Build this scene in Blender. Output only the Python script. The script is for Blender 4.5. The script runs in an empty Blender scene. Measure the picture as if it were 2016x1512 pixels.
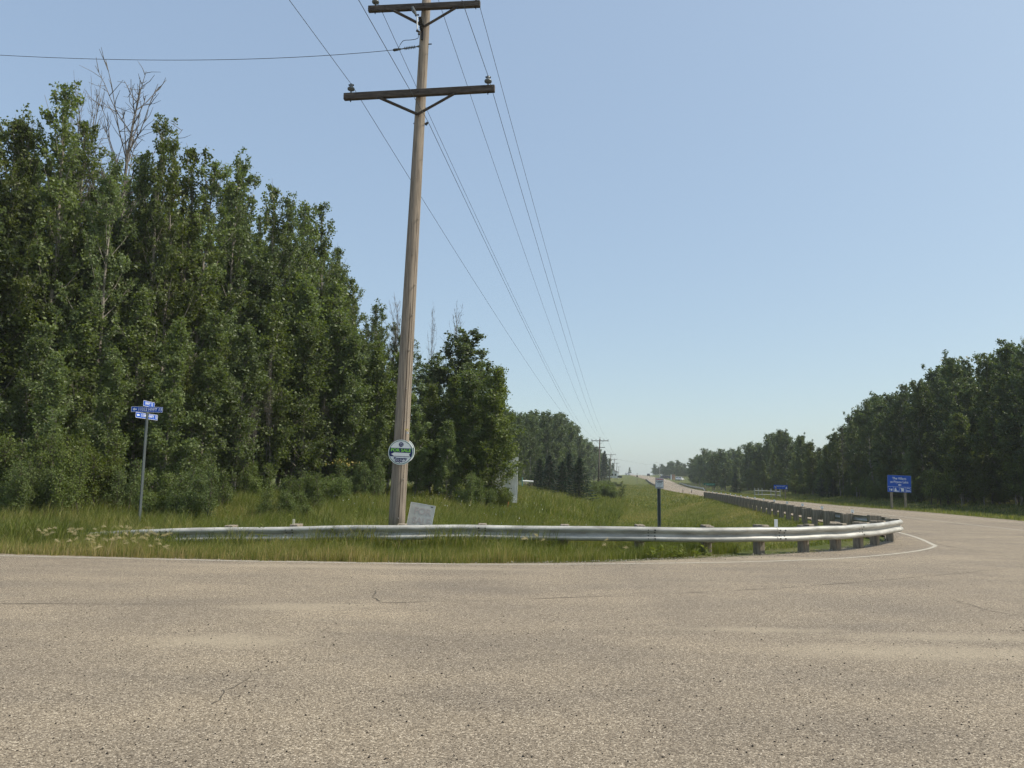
import bpy, math, random
import numpy as np
from mathutils import Vector, Matrix

C = bpy.context.scene.collection
SC = bpy.context.scene
rng = np.random.default_rng(7)
random.seed(7)
R = math.radians

# ------------------------------------------------------------------ camera
F_PX, W_PX, H_PX = 1500.0, 2016.0, 1512.0
PITCH, ROLL, EYE = math.atan(191 / 1500.0), 0.015, 1.5
cp, sp = math.cos(PITCH), math.sin(PITCH)
FWD = np.array([0, cp, sp]); U0 = np.array([0, -sp, cp]); R0 = np.array([1.0, 0, 0])
RT = math.cos(ROLL) * R0 + math.sin(ROLL) * U0
UP = math.cos(ROLL) * U0 - math.sin(ROLL) * R0
cam_d = bpy.data.cameras.new('camera'); cam = bpy.data.objects.new('camera', cam_d); C.objects.link(cam)
cam_d.sensor_width = 36; cam_d.lens = 36 * F_PX / W_PX
cam_d.clip_start = 0.1; cam_d.clip_end = 6000
M = Matrix(((RT[0], UP[0], -FWD[0], 0), (RT[1], UP[1], -FWD[1], 0), (RT[2], UP[2], -FWD[2], EYE), (0, 0, 0, 1)))
cam.matrix_world = M
SC.camera = cam

def ray(px, py):
    return FWD * F_PX + RT * (px - W_PX / 2) + UP * (H_PX / 2 - py)
def P(px, py, z=0.0):                       # where the sight line meets the level z
    d = ray(px, py); t = (z - EYE) / d[2]
    return np.array([d[0] * t, d[1] * t, z])
def at(px, py, Y):                          # point of the sight line at distance Y
    d = ray(px, py); t = Y / d[1]
    return np.array([d[0] * t, Y, EYE + d[2] * t])

# ------------------------------------------------------------------ light
SUN_AZ, SUN_EL = 95.0, 50.0
HAZE = 0.00035
w = bpy.data.worlds.new('World'); SC.world = w; w.use_nodes = True
nt = w.node_tree; nt.nodes.clear()
sky = nt.nodes.new('ShaderNodeTexSky'); sky.sky_type = 'NISHITA'; sky.sun_disc = False
sky.sun_elevation = R(SUN_EL); sky.sun_rotation = R(SUN_AZ)
sky.air_density = 1.0; sky.dust_density = 3.6; sky.ozone_density = 1.0; sky.altitude = 800
bg = nt.nodes.new('ShaderNodeBackground'); bg.inputs[1].default_value = 0.15
wo = nt.nodes.new('ShaderNodeOutputWorld')
# smoky summer air evens the sky out: softer brightness range, paler towards the horizon
hs_ = nt.nodes.new('ShaderNodeSeparateColor'); hs_.mode = 'HSV'; hc_ = nt.nodes.new('ShaderNodeCombineColor'); hc_.mode = 'HSV'
pv_ = nt.nodes.new('ShaderNodeMath'); pv_.operation = 'POWER'; pv_.inputs[1].default_value = .44
pm_ = nt.nodes.new('ShaderNodeMath'); pm_.operation = 'MULTIPLY'; pm_.inputs[1].default_value = .97
ps_ = nt.nodes.new('ShaderNodeMath'); ps_.operation = 'POWER'; ps_.inputs[1].default_value = 1.5
t0_ = nt.nodes.new('ShaderNodeMix'); t0_.data_type = 'RGBA'; t0_.blend_type = 'MULTIPLY'; t0_.inputs[0].default_value = 1; t0_.inputs[7].default_value = (.91, .99, 1.13, 1)
nt.links.new(sky.outputs[0], t0_.inputs[6]); nt.links.new(t0_.outputs[2], hs_.inputs[0]); nt.links.new(hs_.outputs[0], hc_.inputs[0]); nt.links.new(hs_.outputs[1], ps_.inputs[0]); nt.links.new(ps_.outputs[0], hc_.inputs[1])
nt.links.new(hs_.outputs[2], pv_.inputs[0]); nt.links.new(pv_.outputs[0], pm_.inputs[0]); nt.links.new(pm_.outputs[0], hc_.inputs[2]); 
tn_ = nt.nodes.new('ShaderNodeMix'); tn_.data_type = 'RGBA'; tn_.blend_type = 'MULTIPLY'; tn_.inputs[0].default_value = 1; tn_.inputs[7].default_value = (1.09, 1.185, 1.10, 1)
mk_ = nt.nodes.new('ShaderNodeMix'); mk_.data_type = 'RGBA'; mk_.inputs[0].default_value = .22; mk_.inputs[7].default_value = (1.42, 1.62, 1.72, 1)
nt.links.new(hc_.outputs[0], tn_.inputs[6]); nt.links.new(tn_.outputs[2], mk_.inputs[6]); nt.links.new(mk_.outputs[2], bg.inputs[0]); nt.links.new(bg.outputs[0], wo.inputs[0])
sd = bpy.data.lights.new('sun', 'SUN'); sd.energy = 2.1; sd.angle = R(0.5); sd.color = (1, .93, .82)
sun = bpy.data.objects.new('sun', sd); C.objects.link(sun)
sv = Vector((math.sin(R(SUN_AZ)) * math.cos(R(SUN_EL)), math.cos(R(SUN_AZ)) * math.cos(R(SUN_EL)), math.sin(R(SUN_EL))))
sun.rotation_euler = sv.to_track_quat('Z', 'Y').to_euler(); sun.location = (30, 0, 60)
vs = SC.view_settings; vs.view_transform = 'Standard'; vs.look = 'None'; vs.exposure = 1.3; vs.gamma = 1; vs.use_curve_mapping = False
cy = SC.cycles
cy.use_denoising = True; cy.max_bounces = 8; cy.transparent_max_bounces = 8; cy.volume_bounces = 1
cy.use_adaptive_sampling = True; cy.adaptive_threshold = 0.02; cy.sample_clamp_indirect = 4

# ------------------------------------------------------------------ materials
def mat(name, col=(.5, .5, .5), rough=.7, metal=0, spec=.3):
    m = bpy.data.materials.new(name); m.use_nodes = True
    b = m.node_tree.nodes['Principled BSDF']
    b.inputs['Base Color'].default_value = (*col, 1); b.inputs['Roughness'].default_value = rough
    b.inputs['Metallic'].default_value = metal; b.inputs['Specular IOR Level'].default_value = spec
    return m
class NB:
    def __init__(s, m): s.t = m.node_tree; s.b = s.t.nodes['Principled BSDF']
    def n(s, typ, **kw):
        x = s.t.nodes.new(typ)
        for k, v in kw.items(): setattr(x, k, v)
        return x
    def l(s, a, b): s.t.links.new(a, b)
    def coord(s):
        return s.n('ShaderNodeNewGeometry').outputs['Position']
    def obj(s): return s.n('ShaderNodeTexCoord').outputs['Object']
    def noise(s, co, scale, detail=4, rough=.55, sc=None, out='Fac'):
        if sc:
            mp = s.n('ShaderNodeMapping'); s.l(co, mp.inputs[0]); mp.inputs['Scale'].default_value = sc; co = mp.outputs[0]
        x = s.n('ShaderNodeTexNoise'); s.l(co, x.inputs['Vector'])
        x.inputs['Scale'].default_value = scale; x.inputs['Detail'].default_value = detail; x.inputs['Roughness'].default_value = rough
        return x.outputs[out]
    def ramp(s, fac, stops):
        x = s.n('ShaderNodeValToRGB'); s.l(fac, x.inputs[0]); e = x.color_ramp.elements
        e[0].position, e[0].color = stops[0][0], (*stops[0][1], 1); e[1].position, e[1].color = stops[-1][0], (*stops[-1][1], 1)
        for p, c in stops[1:-1]:
            k = e.new(p); k.color = (*c, 1)
        return x.outputs[0]
    def val(s, x, fr0, fr1, to0=0, to1=1):
        r = s.n('ShaderNodeMapRange'); s.l(x, r.inputs[0])
        for i, v in enumerate((fr0, fr1, to0, to1)): r.inputs[i + 1].default_value = v
        return r.outputs[0]
    def mix(s, fac, a, b, mode='MIX'):
        x = s.n('ShaderNodeMix', data_type='RGBA', blend_type=mode)
        for v, i in ((fac, 0), (a, 6), (b, 7)):
            if isinstance(v, (int, float)): x.inputs[i].default_value = v
            elif isinstance(v, tuple): x.inputs[i].default_value = (*v, 1)
            else: s.l(v, x.inputs[i])
        return x.outputs[2]
    def math(s, op, a, b=0.0):
        x = s.n('ShaderNodeMath', operation=op)
        for i, v in enumerate((a, b)):
            if isinstance(v, (int, float)): x.inputs[i].default_value = v
            else: s.l(v, x.inputs[i])
        return x.outputs[0]
    def base(s, c): s.l(c, s.b.inputs['Base Color'])
    def bump(s, h, strength=.5, dist=.01):
        x = s.n('ShaderNodeBump'); x.inputs['Strength'].default_value = strength; x.inputs['Distance'].default_value = dist
        s.l(h, x.inputs['Height']); s.l(x.outputs[0], s.b.inputs['Normal'])

def leaf_mat(name, dark, light, trans=.28, rough=.42, spec=.45):
    m = mat(name, dark, rough, 0, spec); k = NB(m)
    a = k.n('ShaderNodeAttribute'); a.attribute_name = 'tint'
    oi = k.n('ShaderNodeObjectInfo')
    f = k.math('ADD', k.math('MULTIPLY', a.outputs['Fac'], .75), k.math('MULTIPLY', oi.outputs['Random'], .25))
    c = k.ramp(f, [(0, dark), (1, light)])
    hs = k.n('ShaderNodeHueSaturation'); k.l(c, hs.inputs['Color'])
    k.l(k.val(oi.outputs['Random'], 0, 1, .485, .515), hs.inputs['Hue']); k.l(k.val(oi.outputs['Random'], 0, 1, 1.1, .85), hs.inputs['Saturation']); k.l(k.val(k.math('FRACT', k.math('MULTIPLY', oi.outputs['Random'], 7.31)), 0, 1, .78, 1.18), hs.inputs['Value'])
    k.base(hs.outputs[0])
    tr = k.n('ShaderNodeBsdfTranslucent'); k.l(k.mix(1.0, hs.outputs[0], (1.5, 1.6, .6), 'MULTIPLY'), tr.inputs[0])
    ms = k.n('ShaderNodeMixShader'); ms.inputs[0].default_value = trans
    k.l(k.b.outputs[0], ms.inputs[1]); k.l(tr.outputs[0], ms.inputs[2])
    k.l(ms.outputs[0], k.t.nodes['Material Output'].inputs[0])
    return m
M_POPLAR = leaf_mat('poplar_leaf', (.052, .075, .022), (.175, .215, .072), .36, .48, .3)
M_ASPEN = leaf_mat('aspen_leaf', (.038, .058, .024), (.135, .172, .070), .3, .5, .3)
M_WILLOW = leaf_mat('shrub_leaf', (.050, .076, .018), (.175, .215, .058), .3, .5, .25)
M_SPRUCE = leaf_mat('spruce_needle', (.012, .030, .018), (.040, .070, .038), .08, .6, .2)
M_GRASS = None

def bark_mat(name, c1, c2, sc=(14, 14, 3)):
    m = mat(name, c1, .9); k = NB(m); o = k.obj()
    n = k.noise(o, 1, 5, .6, sc); k.base(k.ramp(n, [(.35, c1), (.65, c2)])); k.bump(n, .6, .02); return m
M_BARK = bark_mat('grey_bark', (.13, .115, .095), (.30, .27, .22))
M_BIRCH = bark_mat('pale_bark', (.12, .115, .10), (.36, .345, .30), (4, 4, 6))
M_DEAD = bark_mat('dead_bark', (.09, .08, .07), (.20, .18, .155))

# asphalt: chip seal with pale aggregate, patches of sand
M_ROAD = mat('chip_seal_asphalt', (.2, .19, .17), .85, 0, .25)
k = NB(M_ROAD); co = k.coord()
v = k.n('ShaderNodeTexVoronoi'); v.inputs['Scale'].default_value = 120; k.l(co, v.inputs['Vector'])
v2 = k.n('ShaderNodeTexVoronoi'); v2.inputs['Scale'].default_value = 46; k.l(co, v2.inputs['Vector'])
sx = k.n('ShaderNodeSeparateColor'); k.l(v.outputs['Color'], sx.inputs[0])
sx2 = k.n('ShaderNodeSeparateColor'); k.l(v2.outputs['Color'], sx2.inputs[0])
stone = k.ramp(sx.outputs[0], [(0, (.060, .048, .034)), (.12, (.132, .106, .079)), (.5, (.216, .177, .131)), (.85, (.315, .262, .197)), (1, (.55, .475, .375))])
stone2 = k.ramp(sx2.outputs[0], [(0, (.82, .82, .82)), (.12, (.96, .96, .96)), (.85, (1.03, 1.03, 1.03)), (1, (1.12, 1.12, 1.12))])
st = k.mix(.8, stone, stone2, 'MULTIPLY')
pn = k.noise(co, .35, 5, .6, (1, 2.2, 1)); patch = k.ramp(pn, [(.3, (.80, .80, .80)), (.7, (1.16, 1.14, 1.08))])
st = k.mix(1.0, st, patch, 'MULTIPLY')
tn = k.noise(co, .12, 3, .5, (3.0, .35, 1)); st = k.mix(.5, st, k.ramp(tn, [(.35, (.85, .85, .86)), (.65, (1.1, 1.1, 1.08))]), 'MULTIPLY')
wob = k.noise(co, 2.5, 5, .6)
sand = None
SAND = [(570, 1195, 1.1, .32), (440, 1262, 1.0, .45), (1840, 1285, 2.2, .5), (1500, 1240, 1.2, .22), (1700, 1062, 1.3, .9), (1250, 1102, 3.5, .45), (700, 1116, 5, .35), (1560, 1100, 2.6, .6), (1900, 1255, 2.0, .3), (620, 1190, 1.2, .15)]
for (sx_, sy_, ra, rb) in SAND:
    c = P(sx_, sy_)
    mp = k.n('ShaderNodeMapping'); k.l(co, mp.inputs[0]); mp.vector_type = 'POINT'
    mp.inputs['Location'].default_value = (-c[0] / ra, -c[1] / rb, 0); mp.inputs['Scale'].default_value = (1 / ra, 1 / rb, 0)
    ln = k.n('ShaderNodeVectorMath', operation='LENGTH'); k.l(mp.outputs[0], ln.inputs[0])
    d = k.math('SUBTRACT', 1.35, k.math('ADD', ln.outputs['Value'], k.math('MULTIPLY', wob, .8)))
    d = k.val(d, 0, .7)
    sand = d if sand is None else k.math('MAXIMUM', sand, d)
fine = k.noise(co, 220, 2)
sandc = k.ramp(fine, [(.3, (.27, .225, .16)), (.7, (.40, .335, .24))])
sfac = k.math('MULTIPLY', sand, k.math('MULTIPLY', k.val(sx.outputs[1], .1, .4), .75))
st = k.mix(sfac, st, sandc)
k.base(st)
hgt = k.math('SUBTRACT', 1.0, v.outputs['Distance'])
k.bump(hgt, .55, .006)

# soil and grass ground
M_GROUND = mat('grassy_ground', (.06, .08, .03), .95, 0, .1)
k = NB(M_GROUND); co = k.coord()
n1 = k.noise(co, .25, 6, .6); n2 = k.noise(co, 3.0, 6, .7); n3 = k.noise(co, .8, 5, .6, (1, .35, 1))
g = k.ramp(n1, [(.3, (.055, .075, .016)), (.5, (.080, .098, .026)), (.68, (.125, .125, .045))])
g = k.mix(k.val(n3, .48, .72, 0, .8), g, (.17, .15, .065))
g = k.mix(.75, g, k.ramp(n2, [(.25, (.45, .45, .4)), (.5, (1, 1, 1)), (.75, (1.5, 1.45, 1.3))]), 'MULTIPLY')
k.base(g); k.bump(k.math('ADD', n2, k.noise(co, 14, 4)), .8, .12)
M_SOIL = M_GROUND

def grass_mat(name, cols):
    m = mat(name, cols[0], .55, 0, .3); k = NB(m)
    a = k.n('ShaderNodeAttribute'); a.attribute_name = 'tint'
    c = k.ramp(a.outputs['Fac'], list(zip((0, .35, .65, 1), cols))); k.base(c)
    tr = k.n('ShaderNodeBsdfTranslucent'); k.l(k.mix(1.0, c, (1.4, 1.5, .7), 'MULTIPLY'), tr.inputs[0])
    ms = k.n('ShaderNodeMixShader'); ms.inputs[0].default_value = .35
    k.l(k.b.outputs[0], ms.inputs[1]); k.l(tr.outputs[0], ms.inputs[2])
    k.l(ms.outputs[0], k.t.nodes['Material Output'].inputs[0]); return m
M_GRASS = grass_mat('grass_blade', ((.055, .078, .014), (.140, .168, .032), (.26, .235, .075), (.36, .275, .14)))

M_PAINT = mat('worn_white_paint', (.6, .57, .5), .8); k = NB(M_PAINT); co = k.coord()
n = k.noise(co, 30, 5, .7); k.base(k.ramp(n, [(.42, (.25, .215, .165)), (.60, (.56, .53, .45))])); k.bump(n, .4, .004)
M_CRACK = mat('crack_tar', (.085, .072, .055), .9)
M_GALV = mat('galvanised_steel', (.46, .48, .48), .5, .1, .3); k = NB(M_GALV); co = k.coord()
n = k.noise(co, 1.0, 6, .65, (2.2, 2.2, 9)); n2 = k.noise(co, 14, 4)
k.base(k.mix(k.val(n2, .62, .8), k.ramp(n, [(.3, (.26, .25, .22)), (.5, (.39, .38, .345)), (.7, (.54, .53, .48))]), (.34, .29, .22)))
k.l(k.val(n, .3, .7, .33, .55), k.b.inputs['Roughness'])
def wood_mat(name, c1, c2, c3, sc=(26, 26, 1.2)):
    m = mat(name, c1, .85, 0, .15); k = NB(m); o = k.obj()
    n = k.noise(o, 1, 6, .65, sc); n2 = k.noise(o, 2.2, 4, .6, (1, 1, .4))
    c = k.ramp(n, [(.3, c1), (.52, c2), (.75, c3)]); c = k.mix(.5, c, k.ramp(n2, [(.3, (.75, .72, .7)), (.7, (1.15, 1.12, 1.08))]), 'MULTIPLY')
    k.base(c); k.bump(n, .5, .01); return m
M_POLE = wood_mat('weathered_pole_wood', (.12, .10, .08), (.27, .23, .185), (.38, .315, .245))
M_ARM = wood_mat('dark_arm_wood', (.045, .038, .032), (.085, .072, .062), (.14, .12, .10), (3, 20, 20))
M_POST = wood_mat('grey_post_wood', (.13, .11, .085), (.26, .225, .175), (.36, .31, .25), (20, 20, 3))
M_IRON = mat('dark_iron', (.05, .05, .05), .6, .6)
M_PORC = mat('grey_porcelain', (.10, .11, .11), .3, 0, .5)
M_WHITE = mat('white_sheet', (.72, .72, .70), .5); k = NB(M_WHITE); co = k.obj(); k.base(k.ramp(k.noise(co, 3, 5, .6, (3, 3, .6)), [(.3, (.60, .60, .58)), (.6, (.80, .80, .78))]))
M_SIGNW = mat('white_sign_face', (.68, .70, .70), .4)
M_NAVY = mat('navy_ink', (.010, .014, .10), .4)
M_LIME = mat('lime_ink', (.20, .52, .06), .4)
M_BLUE = mat('blue_sign_face', (.010, .085, .46), .4)
M_GREENS = mat('green_sign_face', (.015, .14, .09), .35)
M_LETTER = mat('white_lettering', (.75, .77, .80), .4)
M_BLACK = mat('black_ink', (.015, .015, .015), .5)
M_RED = mat('faded_red_ink', (.42, .03, .05), .5)
M_PINK = mat('faded_pink_ink', (.37, .345, .33), .6)
M_BOARD = mat('grey_plastic_board', (.40, .42, .40), .55); k = NB(M_BOARD); k.base(k.ramp(k.noise(k.obj(), 5, 4), [(.35, (.34, .36, .345)), (.65, (.44, .45, .43))]))
M_YELLOW = mat('yellow_tag', (.60, .48, .16), .5)
M_ORANGE = mat('orange_stake', (.55, .16, .05), .7)
M_GLASS = mat('dark_glass', (.02, .025, .03), .1, 0, .6)
M_TYRE = mat('tyre_rubber', (.015, .015, .015), .9)
M_CARD = mat('dark_car_paint', (.03, .035, .05), .25, .2, .6)
M_CARW = mat('white_car_paint', (.62, .64, .66), .25, 0, .6)
M_LAMP = mat('red_lamp', (.35, .01, .01), .3)
M_ROOF = mat('grey_roof', (.12, .12, .12), .8)

# ------------------------------------------------------------------ mesh helpers
def mesh_np(name, V, faces4=None, faces3=None, mats=(), tint=None, smooth=False):
    V = np.asarray(V, np.float32); me = bpy.data.meshes.new(name)
    f4 = np.zeros((0, 4), np.int32) if faces4 is None else np.asarray(faces4, np.int32)
    f3 = np.zeros((0, 3), np.int32) if faces3 is None else np.asarray(faces3, np.int32)
    me.vertices.add(len(V)); me.vertices.foreach_set('co', V.ravel())
    nl = len(f4) * 4 + len(f3) * 3; me.loops.add(nl); me.polygons.add(len(f4) + len(f3))
    me.loops.foreach_set('vertex_index', np.concatenate([f4.ravel(), f3.ravel()]).astype(np.int32))
    st = np.concatenate([np.arange(len(f4)) * 4, len(f4) * 4 + np.arange(len(f3)) * 3]).astype(np.int32)
    me.polygons.foreach_set('loop_start', st)
    if smooth: me.polygons.foreach_set('use_smooth', np.ones(len(st), bool))
    me.update(calc_edges=True)
    if tint is not None:
        a = me.attributes.new('tint', 'FLOAT', 'POINT'); a.data.foreach_set('value', np.asarray(tint, np.float32))
    for m in mats: me.materials.append(m)
    return me
class MB:
    """collects shapes into ONE mesh; several materials by slot"""
    def __init__(s): s.v = []; s.f = []; s.m = []; s.mats = []
    def slot(s, m):
        if m not in s.mats: s.mats.append(m)
        return s.mats.index(m)
    def add(s, vs_, fs, m):
        o = len(s.v); s.v += [tuple(float(c) for c in x) for x in vs_]
        k_ = s.slot(m)
        for f in fs: s.f.append([i + o for i in f]); s.m.append(k_)
    def box(s, c, d, m, rot=None, bev=0.0):
        c = Vector(c); hx, hy, hz = d[0] / 2, d[1] / 2, d[2] / 2
        b = min(bev, hx * .9, hy * .9, hz * .9)
        rings = []
        def ring(z, i): return [(-hx + i, -hy, z), (hx - i, -hy, z), (hx, -hy + i, z), (hx, hy - i, z), (hx - i, hy, z), (-hx + i, hy, z), (-hx, hy - i, z), (-hx, -hy + i, z)] if b > 0 else [(-hx, -hy, z), (hx, -hy, z), (hx, hy, z), (-hx, hy, z)]
        if b > 0:
            def shr(r, q): return [(x * (hx - q) / hx, y * (hy - q) / hy, z) for x, y, z in r]
            rings = [shr(ring(-hz, b), b), ring(-hz + b, b), ring(hz - b, b), shr(ring(hz, b), b)]
        else: rings = [ring(-hz, 0), ring(hz, 0)]
        n = len(rings[0]); V = [Vector(p) for r in rings for p in r]
        if rot is not None: V = [rot @ p for p in V]
        V = [p + c for p in V]; Fs = [list(range(n))[::-1], [len(V) - n + i for i in range(n)]]
        for j in range(len(rings) - 1):
            for i in range(n): Fs.append([j * n + i, j * n + (i + 1) % n, (j + 1) * n + (i + 1) % n, (j + 1) * n + i])
        s.add(V, Fs, m)
    def tube(s, pts, rad, m, n=10, cap=True):
        pts = [Vector(p) for p in pts]; rad = [rad] * len(pts) if isinstance(rad, (int, float)) else rad
        V = []; 
        for i, p in enumerate(pts):
            t = (pts[min(i + 1, len(pts) - 1)] - pts[max(i - 1, 0)]).normalized()
            a = Vector((0, 0, 1)) if abs(t.z) < .9 else Vector((1, 0, 0))
            u = t.cross(a).normalized(); q = t.cross(u)
            for j in range(n):
                an = 2 * math.pi * j / n; V.append(p + (u * math.cos(an) + q * math.sin(an)) * rad[i])
        Fs = []
        for i in range(len(pts) - 1):
            for j in range(n): Fs.append([i * n + j, i * n + (j + 1) % n, (i + 1) * n + (j + 1) % n, (i + 1) * n + j])
        if cap: Fs += [list(range(n))[::-1], [len(V) - n + j for j in range(n)]]
        s.add(V, Fs, m)
    def prism(s, poly, y0, y1, m):      # polygon in x,z extruded along y (front is -y)
        n = len(poly); V = [(x, y0, z) for x, z in poly] + [(x, y1, z) for x, z in poly]
        Fs = [list(range(n)), [n + i for i in range(n)][::-1]] + [[i, n + i, n + (i + 1) % n, (i + 1) % n] for i in range(n)]
        s.add(V, Fs, m)
    def build(s, name, parent=None, loc=None, smooth=False):
        me = bpy.data.meshes.new(name); me.from_pydata(s.v, [], s.f)
        for m in s.mats: me.materials.append(m)
        me.polygons.foreach_set('material_index', s.m)
        if smooth: me.polygons.foreach_set('use_smooth', [True] * len(me.polygons))
        me.update()
        o = bpy.data.objects.new(name, me); C.objects.link(o)
        if parent is not None: o.parent = parent
        if loc is not None: o.location = loc
        return o
def tag(o, label=None, cat=None, group=None, kind=None):
    for k_, v_ in (('label', label), ('category', cat), ('group', group), ('kind', kind)):
        if v_: o[k_] = v_
    return o
def thing(name, loc, label, cat, group=None, rz=0):
    o = bpy.data.objects.new(name, None); C.objects.link(o); o.location = [float(c) for c in loc]; o.rotation_euler = (0, 0, rz)
    o.empty_display_size = .3
    return tag(o, label, cat, group)
def kids(o): return [x for x in bpy.data.objects if x.parent == o]
def link(name, me, parent=None, loc=None):
    o = bpy.data.objects.new(name, me); C.objects.link(o)
    if parent is not None: o.parent = parent
    if loc is not None: o.location = [float(c) for c in loc]
    return o
def text(s, size, m, parent, loc, rot=(R(90), 0, 0), name='lettering', sx_=1.0, bold=.0, align='CENTER'):
    cu = bpy.data.curves.new('t', 'FONT'); cu.body = s; cu.size = size; cu.align_x = align; cu.align_y = 'CENTER'
    cu.extrude = .0012; cu.offset = bold; cu.resolution_u = 4
    t = bpy.data.objects.new('t', cu); C.objects.link(t)
    dg = bpy.context.evaluated_depsgraph_get(); me = bpy.data.meshes.new_from_object(t.evaluated_get(dg))
    bpy.data.objects.remove(t); bpy.data.curves.remove(cu)
    me.materials.clear(); me.materials.append(m); me.name = name
    o = link(name, me, parent, loc); o.rotation_euler = rot; o.scale = (sx_, 1, 1); return o

# ------------------------------------------------------------------ the lie of the land
far_px = [(2016, 1026), (1830, 1009), (1650, 995), (1587, 989), (1528, 985), (1458, 977), (1419, 971), (1379, 966)]
_f = sorted([tuple(P(a, b)[1::-1]) for a, b in far_px])
farY = [-80] + [a for a, b in _f] + [260, 350, 450, 600, 1200]
fx0 = _f[0][1]
farX = [fx0 - 4] + [b for a, b in _f] + [58, 72.6, 84.5, 101.6, 165]
nearY = [-80, 10, 19.3, 25.5, 36, 45.6, 66, 83, 139, 200, 250, 350, 450, 600, 1200]
nearX = [-4, 9.0, 10.6, 11.9, 13.7, 15.4, 19.2, 21.9, 29.6, 39, 47, 62, 74, 92, 154]
HY = [-1e4, 150, 200, 260, 350, 450, 600, 720, 1000, 3000]
HZ = [0, 0, .15, .75, 2.9, 5.0, 7.7, 8.0, 5, 0]
def nX(y): return np.interp(y, nearY, nearX)
def fX(y): return np.interp(y, farY, farX)
def rz(y):
    y = np.asarray(y, float); return sum(np.interp(y + d, HY, HZ) for d in (-25, -12, 0, 12, 25)) / 5
def sst(a, b, x): t = np.clip((np.asarray(x, float) - a) / (b - a), 0, 1); return t * t * (3 - 2 * t)
# edge of the asphalt we stand on
edge_px = [(0, 1090), (250, 1097), (500, 1103), (900, 1109), (1100, 1108), (1200, 1106), (1300, 1102), (1400, 1098), (1500, 1093), (1600, 1087), (1665, 1079), (1712, 1073), (1745, 1065), (1766, 1055)]
EDGE = [P(a, b) for a, b in edge_px]
e0, e1 = EDGE[0], EDGE[4]
dirE = (e0 - e1) / np.linalg.norm(e0 - e1)
EDGE = [e0 + dirE * 140] + EDGE
EX = np.array([p[0] for p in EDGE]); EY = np.array([p[1] for p in EDGE])
def ground(x, y):
    x = np.asarray(x, float); y = np.asarray(y, float)
    n_, f_ = nX(y), fX(y); d = n_ - x; e = x - f_
    ey = np.interp(x, EX, EY)
    b = y - ey                                     # behind the edge of the near asphalt
    # left side: shoulder, ditch, back slope
    ditch = -.75 * sst(.8, 6, d) * (1 - sst(8, 15, d)) * sst(3, 12, b) * (1 - .8 * sst(120, 170, y))
    bank = (.62 * sst(10, 22, d) * sst(4, 16, b))
    lf = ditch + bank - .02 * sst(0, .5, np.minimum(b, d + 5))
    lf = np.where((b < 0), 0, lf); lf = np.where(d < 0, 0, lf)
    rt = -.35 * sst(1, 5, e) + .75 * sst(6, 14, e)
    z = np.where(e > 0, rt, lf)
    inroad = ((d <= 0) & (e <= 0)) | ((b < 0) & (x < f_))
    bump = .05 * (np.sin(x * 1.3 + y * .7) * np.sin(y * 1.1 - x * .4)) * np.clip(np.minimum(np.abs(d), np.where(x < n_, b, e)) / 4, 0, 1)
    z = np.where(inroad, -.06, z + bump - .012)
    return z + rz(y)
def axis(lo, hi, near, s0, g):
    a = [near]; s_ = s0
    while a[-1] < hi: a.append(a[-1] + s_); s_ *= g
    b = [near]; s_ = s0
    while b[-1] > lo: b.append(b[-1] - s_); s_ *= g
    return np.array(b[::-1][:-1] + a)
gx = axis(-650, 900, 6, .45, 1.028); gy = axis(-90, 1300, 20, .45, 1.022)
X, Y = np.meshgrid(gx, gy); Z = ground(X, Y)
V = np.stack([X.ravel(), Y.ravel(), Z.ravel()], 1); nx_ = len(gx)
ii, jj = np.meshgrid(np.arange(nx_ - 1), np.arange(len(gy) - 1)); q = (jj * nx_ + ii).ravel()
go = link('ground', mesh_np('ground', V, np.stack([q, q + 1, q + nx_ + 1, q + nx_], 1), mats=[M_GROUND], smooth=True)); tag(go, kind='structure')

# near asphalt
from mathutils.geometry import tessellate_polygon
yn = EDGE[-1][1]
poly = [Vector((p[0], p[1], 0)) for p in EDGE]
poly += [Vector((float(nX(y)), y, 0)) for y in (19.3, 10, -80)] + [Vector((-160, -80, 0))]
poly[len(EDGE) - 1].x = float(nX(yn))
tri = tessellate_polygon([poly])
me = bpy.data.meshes.new('asphalt_road'); me.from_pydata([tuple(p) for p in poly], [], [list(t) for t in tri]); me.materials.append(M_ROAD)
for p_ in me.polygons:
    if p_.normal.z < 0: p_.flip()
ao = link('asphalt_road', me); tag(ao, kind='structure')
ys = np.unique(np.concatenate([np.array([-80, 10, 19.3, yn, 25.5]), np.arange(28, 260, 6), np.arange(260, 1200, 8), farY[1:9]])); ys = ys[ys <= 1200]
V = []; 
for y in ys:
    a, b = float(nX(y)), float(fX(y)); z = float(rz(y)); 
    for t in (0, .25, .5, .75, 1): V.append((a + (b - a) * t, y, z))
Fq = [[i * 5 + j, i * 5 + j + 1, i * 5 + j + 6, i * 5 + j + 5] for i in range(len(ys) - 1) for j in range(4)]
ho = link('highway', mesh_np('highway', V, Fq, mats=[M_ROAD])); tag(ho, kind='structure')

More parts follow.
